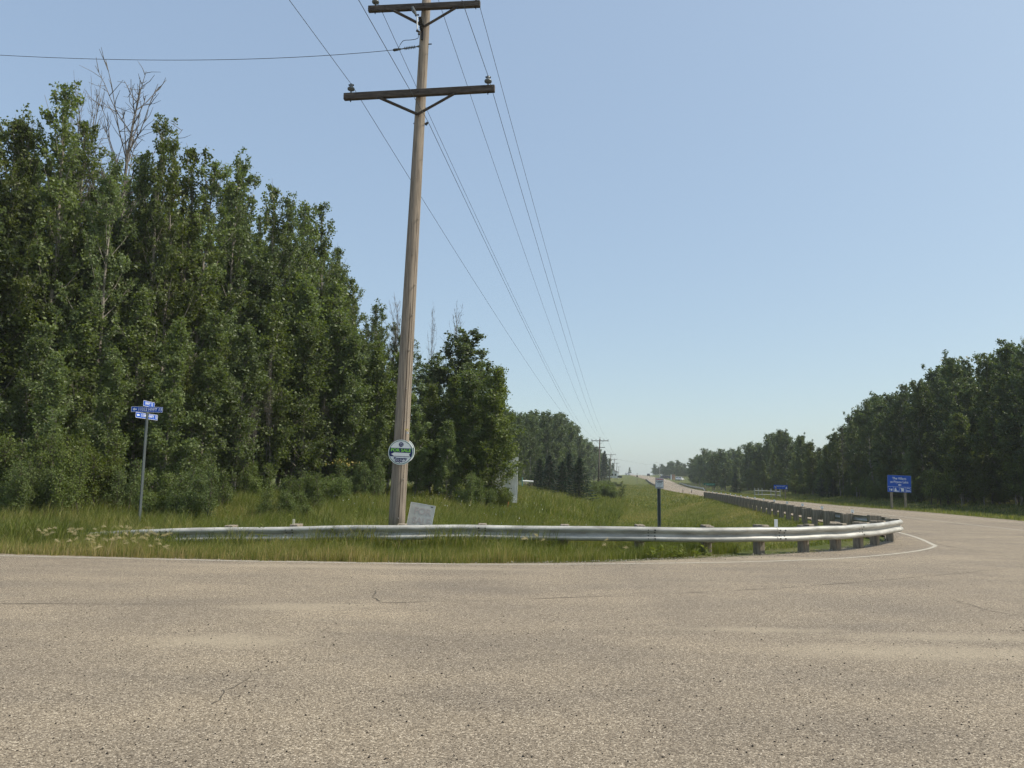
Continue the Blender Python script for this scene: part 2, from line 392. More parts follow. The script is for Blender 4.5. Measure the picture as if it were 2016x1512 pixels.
def strip(name, pts, wd, m, zoff=.004, jitter=0, minor=None):
    pts = [np.array(p, float) for p in pts]; V = []; n = len(pts)
    for i, p in enumerate(pts):
        t = pts[min(i + 1, n - 1)] - pts[max(i - 1, 0)]; t /= np.linalg.norm(t); nn = np.array([-t[1], t[0], 0])
        w2 = wd / 2 * (1 + (random.uniform(-jitter, jitter) if jitter else 0))
        V += [p + nn * w2 + [0, 0, zoff], p - nn * w2 + [0, 0, zoff]]
    o = link(name, mesh_np(name, V, [[2 * i + 1, 2 * i + 3, 2 * i + 2, 2 * i] for i in range(n - 1)], mats=[m])); return tag(o, kind='structure')
def dens(pts, step=.6):
    out = [np.array(pts[0], float)]
    for a, b in zip(pts[:-1], pts[1:]):
        a = np.array(a, float); b = np.array(b, float); n = max(1, int(np.linalg.norm(b - a) / step))
        out += [a + (b - a) * (i + 1) / n for i in range(n)]
    return out
def smooth(pts, it=2):
    for _ in range(it):
        o = [pts[0]]
        for a, b in zip(pts[:-1], pts[1:]): o += [a * .75 + b * .25, a * .25 + b * .75]
        pts = o + [pts[-1]]
    return pts
line_px = [(-60, 1093), (250, 1099.5), (500, 1105.5), (900, 1111.3), (1100, 1111.3), (1300, 1109), (1450, 1107), (1550, 1104), (1650, 1100), (1740, 1093), (1800, 1086), (1830, 1080), (1842, 1075)]
strip('edge_line', smooth([P(a, b) for a, b in line_px]), .09, M_PAINT)
strip('edge_line', smooth([P(a, b) for a, b in [(1842, 1075), (1813, 1061), (1790, 1053.5), (1764, 1047)]]) + [np.array([float(nX(y)) + .75, y, 0]) for y in (33, 40, 50, 66, 83, 110, 139)], .11, M_PAINT)
strip('lane_line', [np.array([float(nX(y) * .45 + fX(y) * .55), y, float(rz(y))]) for y in list(range(-60, 24, 6)) + list(range(24, 620, 8))], .10, M_PAINT)
strip('lane_line', [np.array([float(fX(y)) - 1.4, y, float(rz(y))]) for y in range(-60, 620, 8)], .10, M_PAINT)
def wavy(pxs, wd, amp=.05, step=.12):
    pts = dens([P(a, b) for a, b in pxs], step); ph = 0; o = []
    for p in pts:
        ph = ph * .8 + random.gauss(0, amp); o.append(p + [ph * .7, ph, 0])
    return strip('road_crack', o, wd * .7, M_CRACK, .003, .7)
wavy([(736, 1160), (742, 1172), (738, 1186)], .022); wavy([(645, 1236), (660, 1252)], .02)
wavy([(490, 1333), (470, 1352), (452, 1356), (432, 1376), (413, 1387)], .011, .02, .06)
wavy([(0, 1189), (400, 1190), (740, 1187), (1000, 1181), (1300, 1170), (1500, 1160), (1700, 1146), (1900, 1128), (2016, 1114)], .018, .012, .25)
wavy([(1700, 1062), (1813, 1062), (1870, 1077), (2016, 1094)], .03, .02); wavy([(1885, 1082), (1990, 1098)], .02)
wavy([(1776, 1045), (1850, 1061), (2040, 1088)], .014, .01)
wavy([(1860, 1175), (1940, 1200), (2010, 1212)], .012, .02)

# ------------------------------------------------------------------ loose stones on the road
def stones(n, fx, smin, smax, name, label, m):
    base = np.array([[1, 0, 0], [-1, 0, 0], [0, 1, 0], [0, -1, 0], [0, 0, .8], [0, 0, -.4]]); tris = np.array([[0, 2, 4], [2, 1, 4], [1, 3, 4], [3, 0, 4], [2, 0, 5], [1, 2, 5], [3, 1, 5], [0, 3, 5]])
    Vs = []; Fs = []
    for i in range(n):
        p = fx(); s = smin + (smax - smin) * random.random() ** 3
        a = random.random() * 6.28; r_ = np.array([[math.cos(a), -math.sin(a), 0], [math.sin(a), math.cos(a), 0], [0, 0, 1]])
        Vs.append((base * (s * rng.uniform(.6, 1.2, (6, 3)))) @ r_.T + p + [0, 0, s * .3]); Fs.append(tris + 6 * i)
    o = link(name, mesh_np(name, np.concatenate(Vs), None, np.concatenate(Fs), [m])); return tag(o, label, 'gravel', kind='stuff')
M_STONE = mat('dark_pebble', (.045, .038, .032), .9); M_STONE2 = mat('pale_pebble', (.33, .29, .23), .9)
stones(1900, lambda: P(random.uniform(-60, 2080), 1130 + 380 * random.random() ** 1.2), .004, .0105, 'loose_gravel', 'small dark stones scattered over the pale asphalt', M_STONE)
def apron():
    i = random.choice(list(range(2, 6)) + list(range(6, len(EDGE) - 1)) * 2); t = random.random(); p = EDGE[i] * (1 - t) + EDGE[i + 1] * t
    return p + np.array([random.gauss(0, .1), -abs(random.gauss(0, .35)) + .25, 0])
stones(2600, apron, .005, .022, 'shoulder_gravel', 'loose pale gravel along the foot of the guardrail', M_STONE2)
# ------------------------------------------------------------------ vegetation
M_TWIG = bark_mat('dark_twig', (.05, .045, .03), (.12, .10, .07))
def tubes_np(curves, sides):
    Vs = []; Fs = []; o = 0; an = np.arange(sides) * 2 * np.pi / sides
    for pts, rad in curves:
        pts = np.asarray(pts, float); n = len(pts)
        t = np.gradient(pts, axis=0); t /= (np.linalg.norm(t, axis=1, keepdims=True) + 1e-9)
        a = np.where(np.abs(t[:, 2:3]) < .9, np.array([[0, 0, 1.0]]), np.array([[1.0, 0, 0]]))
        u = np.cross(t, a); u /= (np.linalg.norm(u, axis=1, keepdims=True) + 1e-9); q = np.cross(t, u)
        ring = pts[:, None, :] + (u[:, None, :] * np.cos(an)[None, :, None] + q[:, None, :] * np.sin(an)[None, :, None]) * np.asarray(rad)[:, None, None]
        Vs.append(ring.reshape(-1, 3))
        i = np.arange(n - 1)[:, None] * sides; j = np.arange(sides)[None, :]; j2 = (j + 1) % sides
        Fs.append(np.stack([i + j, i + j2, i + sides + j2, i + sides + j], -1).reshape(-1, 4) + o); o += n * sides
    return np.concatenate(Vs), np.concatenate(Fs)
def leaves_np(cen, size, g, asp=.72, droop=.3, tint=None, direc=None, spread=1.0):
    n = len(cen); a = g.normal(size=(n, 3)) * spread
    if direc is not None: a = a + direc
    a[:, 2] -= droop; a /= np.linalg.norm(a, axis=1, keepdims=True)
    b = np.cross(a, g.normal(size=(n, 3))); b /= np.linalg.norm(b, axis=1, keepdims=True)
    s = size * g.uniform(.65, 1.3, n); a = a * s[:, None] * .5; b = b * s[:, None] * .5 * asp
    V = np.stack([cen - a, cen + b - a * .15, cen + a, cen - b - a * .15], 1).reshape(-1, 3)
    t = g.random(n) if tint is None else tint
    return V, np.arange(4 * n).reshape(-1, 4), np.repeat(t, 4)
def grow(g, H, rb, nb, t0, prof, ang, Rm, wig=.02, tw=7, lean=0, curl=.5, twl=.38):
    """trunk, primaries and twigs as curves; returns curves and twig sample points"""
    m = 14; t = np.linspace(0, 1, m); wx = np.cumsum(g.normal(0, wig * H / m * 2, m)); wy = np.cumsum(g.normal(0, wig * H / m * 2, m))
    trunk = np.stack([wx - wx[0] + lean * t * t * H, wy - wy[0], t * H], 1)
    big = [(trunk, rb * (1 - t) ** .8 + .012)]; tw_c = []; pts = []; dirs = []
    for i in range(nb):
        tt = t0 + (1 - t0) * ((i + g.random()) / nb) ** .85; tt = min(tt, .985)
        o = np.array([np.interp(tt, t, trunk[:, k_]) for k_ in range(3)])
        az = i * 2.4 + g.normal(0, .5); L = Rm * prof(tt) * (g.uniform(.35, 1.3) if Rm > 1 else g.uniform(.6, 1.15)); an = ang(tt) + g.normal(0, .12)
        d = np.array([math.cos(az) * math.sin(an), math.sin(az) * math.sin(an), math.cos(an)]); s = np.linspace(0, 1, 6)[:, None]
        c = o + d * L * s + np.array([0, 0, 1]) * (curl * L * .5 * s ** 2) + np.cumsum(g.normal(0, .025 * L, (6, 3)), 0) * s
        r0 = max(.012, rb * .32 * (1 - tt) ** .6 * min(1, L / Rm + .3))
        big.append((c, r0 * (1 - s[:, 0]) + .006))
        for j in range(max(2, int(tw * L / Rm + 1))):
            u = g.uniform(.2, 1); k_ = u * 5; a = int(min(4, k_)); p = c[a] + (c[a + 1] - c[a]) * (k_ - a)
            e = d * .8 + g.normal(0, .6, 3) + [0, 0, .25]; e /= np.linalg.norm(e); l2 = twl * L * g.uniform(.4, 1) * (1.2 - .6 * u) + .12
            q_ = np.stack([p, p + e * l2 * .5 + g.normal(0, .03, 3), p + e * l2 + [0, 0, .05 * l2]])
            tw_c.append((q_, np.array([.010, .007, .004]) * (1 if rb < .2 else 1.2))); pts.append(q_); dirs.append(e)
    return big, tw_c, np.array(pts), np.array(dirs), trunk
def foliage(g, pts, dirs, n, spread):
    ln = np.linalg.norm(pts[:, 2] - pts[:, 0], axis=1) + .05; k_ = g.choice(len(pts), n, p=ln / ln.sum()); u = g.random(n)[:, None] ** .7 * 2; a = np.minimum(u.astype(int), 1)[:, 0]
    p0 = pts[k_, a]; p1 = pts[k_, a + 1]; return p0 + (p1 - p0) * (u - a[:, None]) + g.normal(0, spread, (n, 3)), dirs[k_], k_
def make_tree(kind, seed, lod=1.0):
    g = np.random.default_rng(seed)
    if kind == 'poplar':
        H = 16; pr = lambda t: min(1, .6 + t * 1.2) * (1.0 - t) ** .52 + .03; an = lambda t: 1.0 - .5 * t
        big, tw, p, d, tr = grow(g, H, .12, 62, .08, pr, an, 3.0, tw=9, wig=.025, curl=.8, twl=.32); n, ls, sp_, asp = 15000, .13, .085, .7; ml, mb = M_POPLAR, M_BARK
    elif kind == 'young':       # bushy young balsam poplar, leaves to the ground
        H = 8; pr = lambda t: (.75 + .25 * min(1, t * 4)) * (1.0 - t) ** .5 + .04; an = lambda t: .9 - .5 * t
        big, tw, p, d, tr = grow(g, H, .05, 56, .05, pr, an, 1.6, tw=9, wig=.03); n, ls, sp_, asp = 12500, .11, .10, .7; ml, mb = M_POPLAR, M_BARK
    elif kind == 'shrub':
        big = []; tw = []; p = []; d = []
        for i in range(11):
            H = g.uniform(1.6, 3.4); b_, t_, p_, d_, tr = grow(g, H, .022, 20, .12, lambda t: (1.02 - t) ** .45, lambda t: .7, .7, wig=.05, tw=6, lean=g.normal(0, .10))
            of = np.array([g.normal(0, .65), g.normal(0, .65), 0]); big += [(c + of, r_) for c, r_ in b_]; tw += [(c + of, r_) for c, r_ in t_]; p.append(p_ + of); d.append(d_)
        p = np.concatenate(p); d = np.concatenate(d); H = 3.4; n, ls, sp_, asp = 19000, .085, .12, .6; ml, mb = M_WILLOW, M_TWIG
    elif kind == 'aspen':
        H = 14; pr = lambda t: (.35 + .65 * min(1, max(0, t - .05) * 1.8)) * (1.05 - t) ** .48; an = lambda t: 1.15 - .6 * t
        big, tw, p, d, tr = grow(g, H, .11, 56, .08, pr, an, 3.5, tw=10, wig=.045); n, ls, sp_, asp = 13500, .17, .12, .85; ml, mb = M_ASPEN, M_BIRCH
    elif kind == 'far':
        H = 13; pr = lambda t: (.55 + .45 * min(1, t * 2.4)) * (1.05 - t) ** .45; an = lambda t: 1.05 - .5 * t
        big, tw, p, d, tr = grow(g, H, .15, 38, .03, pr, an, 3.4, tw=7, wig=.03); n, ls, sp_, asp = 5000, .30, .22, .85; ml, mb = M_ASPEN, M_BARK
    elif kind == 'spruce':
        H = 5; big = []; tw = []; cs = []; ds = []
        t = np.linspace(0, 1, 8); big.append((np.stack([t * 0, t * 0, t * H], 1), .07 * (1 - t) + .01))
        for i in range(130):
            tt = .03 + .96 * (i / 130) ** .9; L = 1.45 * (1 - tt) ** .85 * g.uniform(.75, 1.12) + .06; az = i * 2.4 + g.normal(0, .3)
            s = np.linspace(0, 1, 5)[:, None]; dd = np.array([math.cos(az), math.sin(az), 0])
            c = np.array([0, 0, tt * H]) + dd * L * s + np.array([0, 0, 1]) * (-.42 * L * s + .34 * L * s ** 2.2)
            big.append((c, .018 * (1 - s[:, 0]) + .004)); m_ = int(60 * L / 1.3) + 14
            u = g.random(m_) ** .8; side = np.cross(dd, [0, 0, 1]); f = u * 4; a = np.minimum(f.astype(int), 3)
            q_ = c[a] + (c[a + 1] - c[a]) * (f - a)[:, None]; wd_ = (1 - u) * L * .38 + .03
            off = g.uniform(-1, 1, m_); q_ = q_ + side * (off * wd_)[:, None] + np.array([0, 0, -.08]) * np.abs(off)[:, None] - dd * (np.abs(off) * wd_ * .6)[:, None]
            cs.append(q_); ds.append(dd * 1.0 + side * off[:, None] * .8 + [0, 0, .1])
        cs = np.concatenate(cs); ds = np.concatenate(ds)
        V, F, T = leaves_np(cs + g.normal(0, .02, cs.shape), .17, g, .26, 0, direc=ds * 2, spread=.5)
        wv, wf = tubes_np(big, 5)
        return mesh_np('trunk', wv, wf, mats=[M_BARK], smooth=True), mesh_np('crown', V, F, mats=[M_SPRUCE], tint=T), H
    elif kind == 'dead':
        H = 15; pr = lambda t: (.5 + .5 * min(1, t * 1.5)) * (1.05 - t) ** .6; an = lambda t: .75 - .3 * t
        big, tw, p, d, tr = grow(g, H, .08, 40, .35, pr, an, 3.8, tw=20, wig=.04, curl=1.1, twl=.42)
        tw = [(c, r_ * 1.2) for c, r_ in tw]; b1, f1 = tubes_np(big, 5); b2, f2 = tubes_np(tw, 3)
        return mesh_np('trunk', b1, f1, mats=[M_DEAD], smooth=True), mesh_np('branches', b2, f2, mats=[M_DEAD]), H
    if kind == 'poplar' or kind == 'young' or kind == 'aspen' or kind == 'far':
        # leader shoots carry leaves too
        zt = tr[-4:]; ex = np.stack([zt[:-1], (zt[:-1] + zt[1:]) / 2, zt[1:]], 1); p = np.concatenate([p] + [ex]); d = np.concatenate([d] + [np.tile([[0, 0, 1.0]], (3, 1))])
    n = int(n * lod); cen, dr, ki = foliage(g, p, d, n, sp_)
    ct = g.random(len(p)); T = np.clip(.55 * ct[ki] + .45 * g.random(n), 0, 1)
    V, F, T = leaves_np(cen, ls, g, asp, .35, T, dr * .5)
    wv, wf = tubes_np(big, 6); wv2, wf2 = tubes_np(tw, 3)
    if kind != 'far': wf = np.concatenate([wf, wf2 + len(wv)]); wv = np.concatenate([wv, wv2])
    return mesh_np('trunk', wv, wf, mats=[mb], smooth=True), mesh_np('crown', V, F, mats=[ml], tint=T), H
LIB = {'poplar': [make_tree('poplar', 10 + i) for i in range(6)], 'young': [make_tree('young', 30 + i) for i in range(4)],
       'shrub': [make_tree('shrub', 50 + i) for i in range(3)], 'aspen': [make_tree('aspen', 70 + i) for i in range(6)],
       'far': [make_tree('far', 90 + i) for i in range(4)], 'spruce': [make_tree('spruce', 110 + i) for i in range(2)], 'dead': [make_tree('dead', 130 + i) for i in range(4)]}
NAMES = {'poplar': ('poplar_tree', 'tree'), 'young': ('young_poplar', 'tree'), 'shrub': ('willow_shrub', 'shrub'), 'aspen': ('aspen_tree', 'tree'),
         'far': ('aspen_tree', 'tree'), 'spruce': ('spruce_tree', 'tree'), 'dead': ('dead_tree', 'tree')}
tcount = 0
VAGUE = {'leafy poplar deep in the left wood behind its front row', 'dark tree closing the back of the left wood', 'mid height leafy poplar filling the face of the left wood', 'dense poplar in the far left belt beside the power line',
         'pale stemmed aspen in the front rank of the right wood', 'dark aspen deep in the right wood', 'dark undergrowth shrub at the foot of the right wood', 'small leafy aspen at the edge of the right wood', 'distant aspen in the far wood right of the highway', 'low willow shrub in the ditch beside the power line'}
LBINS = [(120, 'near the left edge'), (250, 'left of the street post'), (380, 'right of the street post'), (500, 'in the middle'), (620, 'above the cream reflector'), (790, 'left of the utility pole'), (1000, 'right of the utility pole'), (1090, 'above the spruces'), (1150, 'right of the spruces'), (9999, 'by the distant poles')]
RBINS = [(1345, 'behind the parked cars'), (1420, 'by the green board'), (1500, 'behind the rail fence'), (1570, 'by the narrow blue sign'), (1640, 'right of the narrow sign'), (1740, 'left of the large sign'), (1800, 'behind the large sign'), (1900, 'right of the large sign'), (9999, 'near the right edge')]
def tree(kind, x, y, H, label, group=None, wid=1.0, var=None, lean=0.0, nm_=None):
    global tcount
    tcount += 1; lib = LIB[kind]; wood, crown, h = lib[(tcount * 7 + tcount // 3) % len(lib) if var is None else var % len(lib)]
    nm, cat = NAMES[kind]; z = float(ground(x, y)) - .08
    px_ = 1008 + 1500 * x / (y * cp)
    if label in VAGUE:
        bins = RBINS if x > float(fX(y)) else LBINS; label = label + ' ' + next(s for lim, s in bins if px_ < lim)
    o = thing(nm, (x, y, z), label, cat, group, rz=random.uniform(0, 6.28))
    s = H / h; sw = s * wid * random.uniform(.92, 1.08); sw = max(sw, .55 if kind != 'dead' else .18)
    o.scale = (sw, sw, s); o.rotation_euler = (random.gauss(0, .02), random.gauss(0, .02) + lean, o.rotation_euler.z)
    link('stems' if kind == 'shrub' else 'trunk', wood, o); link('branches' if kind == 'dead' else ('foliage' if kind == 'shrub' else 'crown'), crown, o)
    if nm_: o.name = nm_
    return o
def tree_at(kind, px, pyt, Y, label, group=None, **kw):
    p = at(px, pyt, Y); b = at(px, 960, Y); x = (p[0] + b[0]) / 2 if kw.pop('mid', False) else p[0]
    return tree(kind, x, Y, p[2] - float(ground(x, Y)), label, group, **kw)

# --- left wood: the front row whose tips make the skyline
G_L = 'poplars along the front of the left wood'
front = [(-75, 250, 27.0), (-22, 236, 27.2), (12, 240, 28), (52, 252, 28.6), (104, 188, 28.5), (150, 235, 30), (196, 320, 28.5), (245, 300, 30.5), (288, 236, 30), (322, 285, 31), (356, 282, 31.5),
         (398, 330, 32.5), (437, 314, 34), (478, 345, 35), (525, 368, 36.5), (556, 402, 37.5), (587, 399, 39), (612, 440, 40), (637, 404, 41), (668, 488, 43), (700, 552, 45), (733, 600, 48), (768, 640, 50)]
desc = ['tall leafy poplar cut off by the left edge of the photo', 'tall poplar whose tip touches the left edge of the photo', 'tall poplar at the far left with twin leafy tips', 'poplar just left of the tallest leafy spire of the wood', 'tallest leafy poplar spire at the left, beside the small bare tree',
        'leafy poplar under the small bare tree tops', 'lower poplar filling the dip left of the big bare tree', 'poplar in front of the big bare tree', 'leafy poplar tip just right of the big bare tree', 'poplar second to the right of the big bare tree', 'poplar at the right shoulder of the tallest clump',
        'narrow poplar in the notch right of the tallest clump', 'pointed poplar standing alone right of the notch', 'poplar right of the lone pointed one', 'loose poplar with sky showing in its crown', 'narrow poplar left of the twin spires', 'left of the twin poplar spires before the skyline drops',
        'poplar between the twin spires', 'right of the twin poplar spires before the skyline drops', 'poplar on the steep slope of the skyline', 'poplar lower down the falling skyline', 'poplar close left of the utility pole, half way up it', 'last front poplar, seen beside the utility pole']
for (px, py, Yt), ds in zip(front, desc): tree_at('poplar', px, py, Yt, ds, G_L, mid=True, wid=random.uniform(.85, 1.05))
for r_, (dy, hh) in enumerate([(3.0, 15.2), (6.5, 15.5), (11, 16), (17, 16.5)]):
    for i in range(15 if r_ < 3 else 12):
        t = (i + .5 * (r_ % 2) + random.uniform(-.2, .2)) / 14; Yb = 27 + t * t * 22 + dy; px = -180 + t * 900
        x = at(px, 800, Yb)[0]; top = at(px, np.interp(px, [-180, 0, 300, 450, 640, 720, 900], [330, 285, 300, 360, 440, 590, 690]) + random.uniform(30, 110), Yb)[2]
        tree('poplar', x, Yb, min(hh + 2, max(7, top - .5)), 'leafy poplar deep in the left wood behind its front row', 'poplars deep in the left wood', wid=random.uniform(.9, 1.1))
for i in range(34):
    px = -260 + 36 * i + random.uniform(-10, 10); Yb = np.interp(px, [-260, 700, 1000], [44, 78, 96]) + random.choice((0, 6)); x = at(px, 800, Yb)[0]
    o = tree('far', x, Yb, random.uniform(6, 9), 'dark tree closing the back of the left wood', 'trees at the back of the left wood', wid=1.6)
    o.name = 'poplar_tree'
# young poplars and shrubs at its foot
G_Y = 'young poplars at the foot of the left wood'
yp = [(40, 640, 26, 'young'), (110, 700, 25.5, 'young'), (215, 690, 26.5, 'young'), (330, 640, 27.5, 'young'), (410, 620, 29, 'young'), (470, 650, 30, 'young'), (540, 600, 32, 'young'), (600, 640, 33, 'young'), (655, 620, 35, 'young'), (700, 660, 34.5, 'young'), (735, 680, 36, 'young'), (765, 700, 37, 'young'), (-60, 640, 25.5, 'young'), (160, 600, 28, 'young'), (270, 580, 29, 'young'), (580, 560, 35, 'young'), (640, 560, 37, 'young')]
dy_ = ['young poplar at the far left above the shrubs', 'bushy young poplar left of the street name post', 'young poplar just left of the street name post', 'young poplar behind the street name post, to its right', 'young poplar right of the street name post', 'slim young poplar over pale bare stems', 'young poplar in the middle of the wood edge', 'young poplar left of the yellowish leaf patch', 'young poplar above the yellowish leaf patch', 'young poplar behind the round sale sign, left side', 'young poplar directly left of the utility pole', 'young poplar hidden behind the utility pole', 'young poplar cut by the left edge', 'taller young poplar behind the left shrubs', 'taller young poplar above the street name plates', 'tall young poplar in the second rank near the middle', 'tall young poplar in the second rank near the utility pole']
for (px, py, Yt, kd), ds in zip(yp, dy_): tree_at(kd, px, py, Yt, ds, G_Y, mid=True, wid=1.15)
sh = [(15, 870, 24.0), (75, 845, 23.5), (130, 880, 23.0), (175, 850, 24.2), (-50, 850, 23.5), (232, 905, 24.5), (330, 925, 23.5), (385, 915, 22.5), (60, 900, 22.2), (420, 900, 25), (600, 925, 25.5), (570, 960, 23.5), (655, 930, 29), (500, 905, 30), (720, 900, 33)]
ds_ = ['willow shrub at the far left edge of the grass', 'large willow shrub in the left shrub bank', 'low willow shrub in front of the left bank', 'willow shrub at the right of the left bank', 'willow shrub cut by the left edge', 'small shrub left of the street name post', 'small shrub right of the foot of the street name post', 'grey green shrub standing forward in the grass', 'lowest front shrub at the left', 'shrub behind the forward grey green shrub', 'dark rounded shrub behind the white marker stake', 'low shrub next to the white marker stake', 'shrub between the dark rounded shrub and the utility pole', 'shrub among pale stems in the middle', 'shrub left of the utility pole foot']
for (px, py, Yt), ds in zip(sh, ds_): tree_at('shrub', px, py, Yt, ds, 'willow shrubs before the left wood', wid=1.0)
for i in range(26):
    px = -40 + 31 * i + random.uniform(-10, 10); Yb = np.interp(px, [-60, 760], [26.8, 39]) + random.uniform(-.8, 1.2); pt = np.interp(px, [-60, 300, 600, 760], [430, 430, 560, 700]) + random.uniform(-20, 170)
    tree_at('young' if i % 3 else 'aspen', px, pt, Yb, 'mid height leafy poplar filling the face of the left wood', 'mid height poplars of the left wood', mid=True, wid=1.2, nm_='poplar_tree')
for i, px in enumerate((462, 489, 508, 531, 552, 588, 634)):
    Yb = float(np.interp(px, [450, 660], [29.6, 34.6])); tree_at('dead', px, 800 + random.uniform(-60, 60), Yb, 'slim bare pale stem in the shade of the wood edge', 'slim bare stems of the wood edge', var=i, wid=.2)
# --- clump to the right of the utility pole
cl = [('young', 850, 760, 38, 'young poplar just right of the utility pole', .9), ('young', 890, 745, 38.5, 'young poplar in the middle of the clump by the white board', 1.15), ('young', 930, 735, 37.5, 'rounded young poplar above the white board', 1.2), ('young', 968, 728, 36.2, 'outermost young poplar partly hiding the white board', 1.1),
      ('young', 978, 745, 40, 'pale green young poplar at the right edge of the clump', 1.1), ('young', 820, 800, 36.5, 'young poplar right behind the utility pole', 1.1), ('aspen', 905, 668, 47, 'rounded poplar topping the clump right of the utility pole', 1.5), ('aspen', 948, 735, 44, 'light rounded poplar at the right end of the clump', 1.5), ('aspen', 850, 730, 46, 'leafy poplar filling the gap beside the utility pole', 1.4), ('poplar', 862, 700, 50, 'poplar beside the bare trees right of the utility pole', 1.3), ('poplar', 940, 690, 50, 'poplar at the right of the clump top', 1.4),
      ('poplar', 800, 665, 54, 'poplar seen behind the utility pole', 1.2), ('poplar', 830, 740, 56, 'poplar far behind the utility pole', 1.3), ('young', 960, 790, 36, 'low leafy young poplar left of the white board', 1.2), ('young', 880, 830, 35.5, 'low young poplar in front of the clump', 1.2), ('poplar', 975, 760, 56, 'poplar behind the right edge of the clump', 1.3), ('young', 740, 820, 34, 'low young poplar left of the round sale sign', 1.2)]
for kd, px, py, Yt, ds, wd_ in cl: tree_at(kd, px, py, Yt, ds, 'clump of poplars right of the utility pole', mid=True, wid=wd_ * 1.15, nm_='poplar_tree' if kd == 'aspen' else None)
tree_at('shrub', 940, 930, 34.5, 'shrub in front of the white board, left of it', 'shrubs by the white board'); tree_at('shrub', 986, 958, 35.0, 'shrub whose leaves cover the lower white board', 'shrubs by the white board', wid=.6)
for kd_, px, py, Yt, ds, vr, wd_ in [('dead', 262, 172, 32, 'tall bare dead tree rising above the left wood', 0, 1.45), ('dead', 155, 185, 31, 'smaller bare tree tops left of the tall dead tree', 1, .7), ('dead', 182, 200, 33, 'thin bare tree between the leafy spire and the tall dead tree', 2, .6),
                         ('dead', 848, 612, 47, 'slim dark dead tree right of the utility pole', 3, .5), ('dead', 893, 618, 52, 'bare top sticking out of the rounded poplar', 1, .9), ('dead', 790, 600, 50, 'bare pale branches close behind the utility pole', 2, .9), ('dead', 545, 700, 31.5, 'bare pale stem standing in the shade of the wood edge', 3, .35), ('dead', 500, 740, 30.5, 'second bare pale stem in the wood edge', 2, .3)]:
    tree_at(kd_, px, py, Yt, ds, 'bare dead trees', var=vr, wid=wd_)
# --- left belt further along the power line
G2 = 'far poplars along the power line'
tops = [(985, 810), (1010, 818), (1045, 822), (1085, 820), (1120, 838), (1150, 870), (1175, 888), (1195, 900), (1212, 912), (1230, 928)]
for r_ in range(4):
    for i in range(22):
        t = (i + random.random() * .5) / 22; Yt = 92 + 330 * t ** 1.7 + r_ * 4
        px = np.interp(Yt, [88, 105, 130, 165, 200, 260, 330, 420, 520], [1000, 1030, 1075, 1115, 1140, 1168, 1188, 1204, 1215]) - r_ * 24 / (1 + t * 3) + random.uniform(-6, 6)
        pt = np.interp(px, [a for a, b in tops], [b for a, b in tops]) + random.uniform(-4, 12)
        if Yt < 100 and px < 985: pt += 6
        tree_at('far' if Yt > 130 else 'aspen', px, pt, Yt, 'dense poplar in the far left belt beside the power line' if Yt < 180 else 'distant poplar on the left of the rising highway', G2 if Yt < 180 else 'distant poplars left of the highway', wid=1.1, nm_='poplar_tree')
for px, py, Yt, ds in [(1140, 897, 66, 'nearest dark spruce with drooping boughs left of the power line'), (1108, 905, 70, 'dark spruce second from the road in the spruce row'), (1083, 893, 76, 'spruce third in the row, taller and slimmer'), (1062, 900, 80, 'spruce at the left end of the spruce row'), (1122, 890, 84, 'spruce behind the spruce row')]:
    tree_at('spruce', px, py, Yt, ds, 'spruces in a row below the far belt', wid=1.75)
tree_at('spruce', 1189, 886, 260, 'tall dark spruce tip behind the first far utility pole', wid=1.0)
for i in range(34):
    Yt = random.uniform(75, 230); px = np.interp(Yt, [75, 110, 170, 230], [1160, 1172, 1190, 1200]) + random.uniform(-8, 30 if Yt < 130 else 14)
    tree('shrub', at(px, 950, Yt)[0], Yt, random.uniform(1.0, 1.9), 'low willow shrub in the ditch beside the power line', 'low shrubs along the power line ditch', wid=2.2)
for px, py, Yt in [(1240, 929, 640)]: tree('far', at(px, py, Yt)[0], Yt, 6.2, 'lone small tree on the crest of the hill beside the highway', wid=1.5)
# --- right wood across the highway
rt_top = [(1268, 930), (1285, 915), (1330, 908), (1365, 902), (1390, 890), (1440, 884), (1470, 876), (1500, 872), (1530, 850), (1560, 855), (1590, 866), (1620, 880), (1640, 870), (1655, 846), (1690, 812), (1712, 788), (1750, 772), (1775, 790), (1790, 778), (1815, 745), (1860, 730), (1905, 708), (1935, 730), (1965, 712), (2016, 690), (2200, 640), (2500, 600)]
def rtree(Yt, off, r_):
    x = float(fX(Yt)) + off; b = at(1500, 960, Yt); px = 1008 + (x - at(1008, 960, Yt)[0]) * 1500 / (Yt * cp)
    pt = np.interp(px, [a for a, c in rt_top], [c for a, c in rt_top]) + (random.uniform(4, 36) if r_ else random.uniform(-2, 14))
    top = at(px, pt, Yt)[2]; Ht = top - float(ground(x, Yt)); Ht = min(max(Ht, 5), 21)
    far = Yt > 170
    lab = ('distant aspen in the far wood right of the highway' if far else ('pale stemmed aspen in the front rank of the right wood' if r_ == 0 else 'dark aspen deep in the right wood'))
    tree('far' if (far or r_ > 2) else 'aspen', x, Yt, Ht, lab, 'distant aspens right of the highway' if far else ('front rank aspens of the right wood' if r_ == 0 else 'inner aspens of the right wood'), wid=1.05 if not far else (1.3 if Yt < 300 else 2.1))
for r_, off in enumerate((12.5, 16, 20, 25, 31)):
    Yt = 44.0
    while Yt < 640:
        if not (325 < Yt < 425 and off < 18): rtree(Yt, off - (5 if 190 < Yt < 320 else 0) + random.uniform(-1.2, 1.2), r_)
        Yt += (3.2 + r_ * .6) * (1 if Yt < 120 else (2.3 if Yt < 300 else 3.9)) * random.uniform(.8, 1.2)
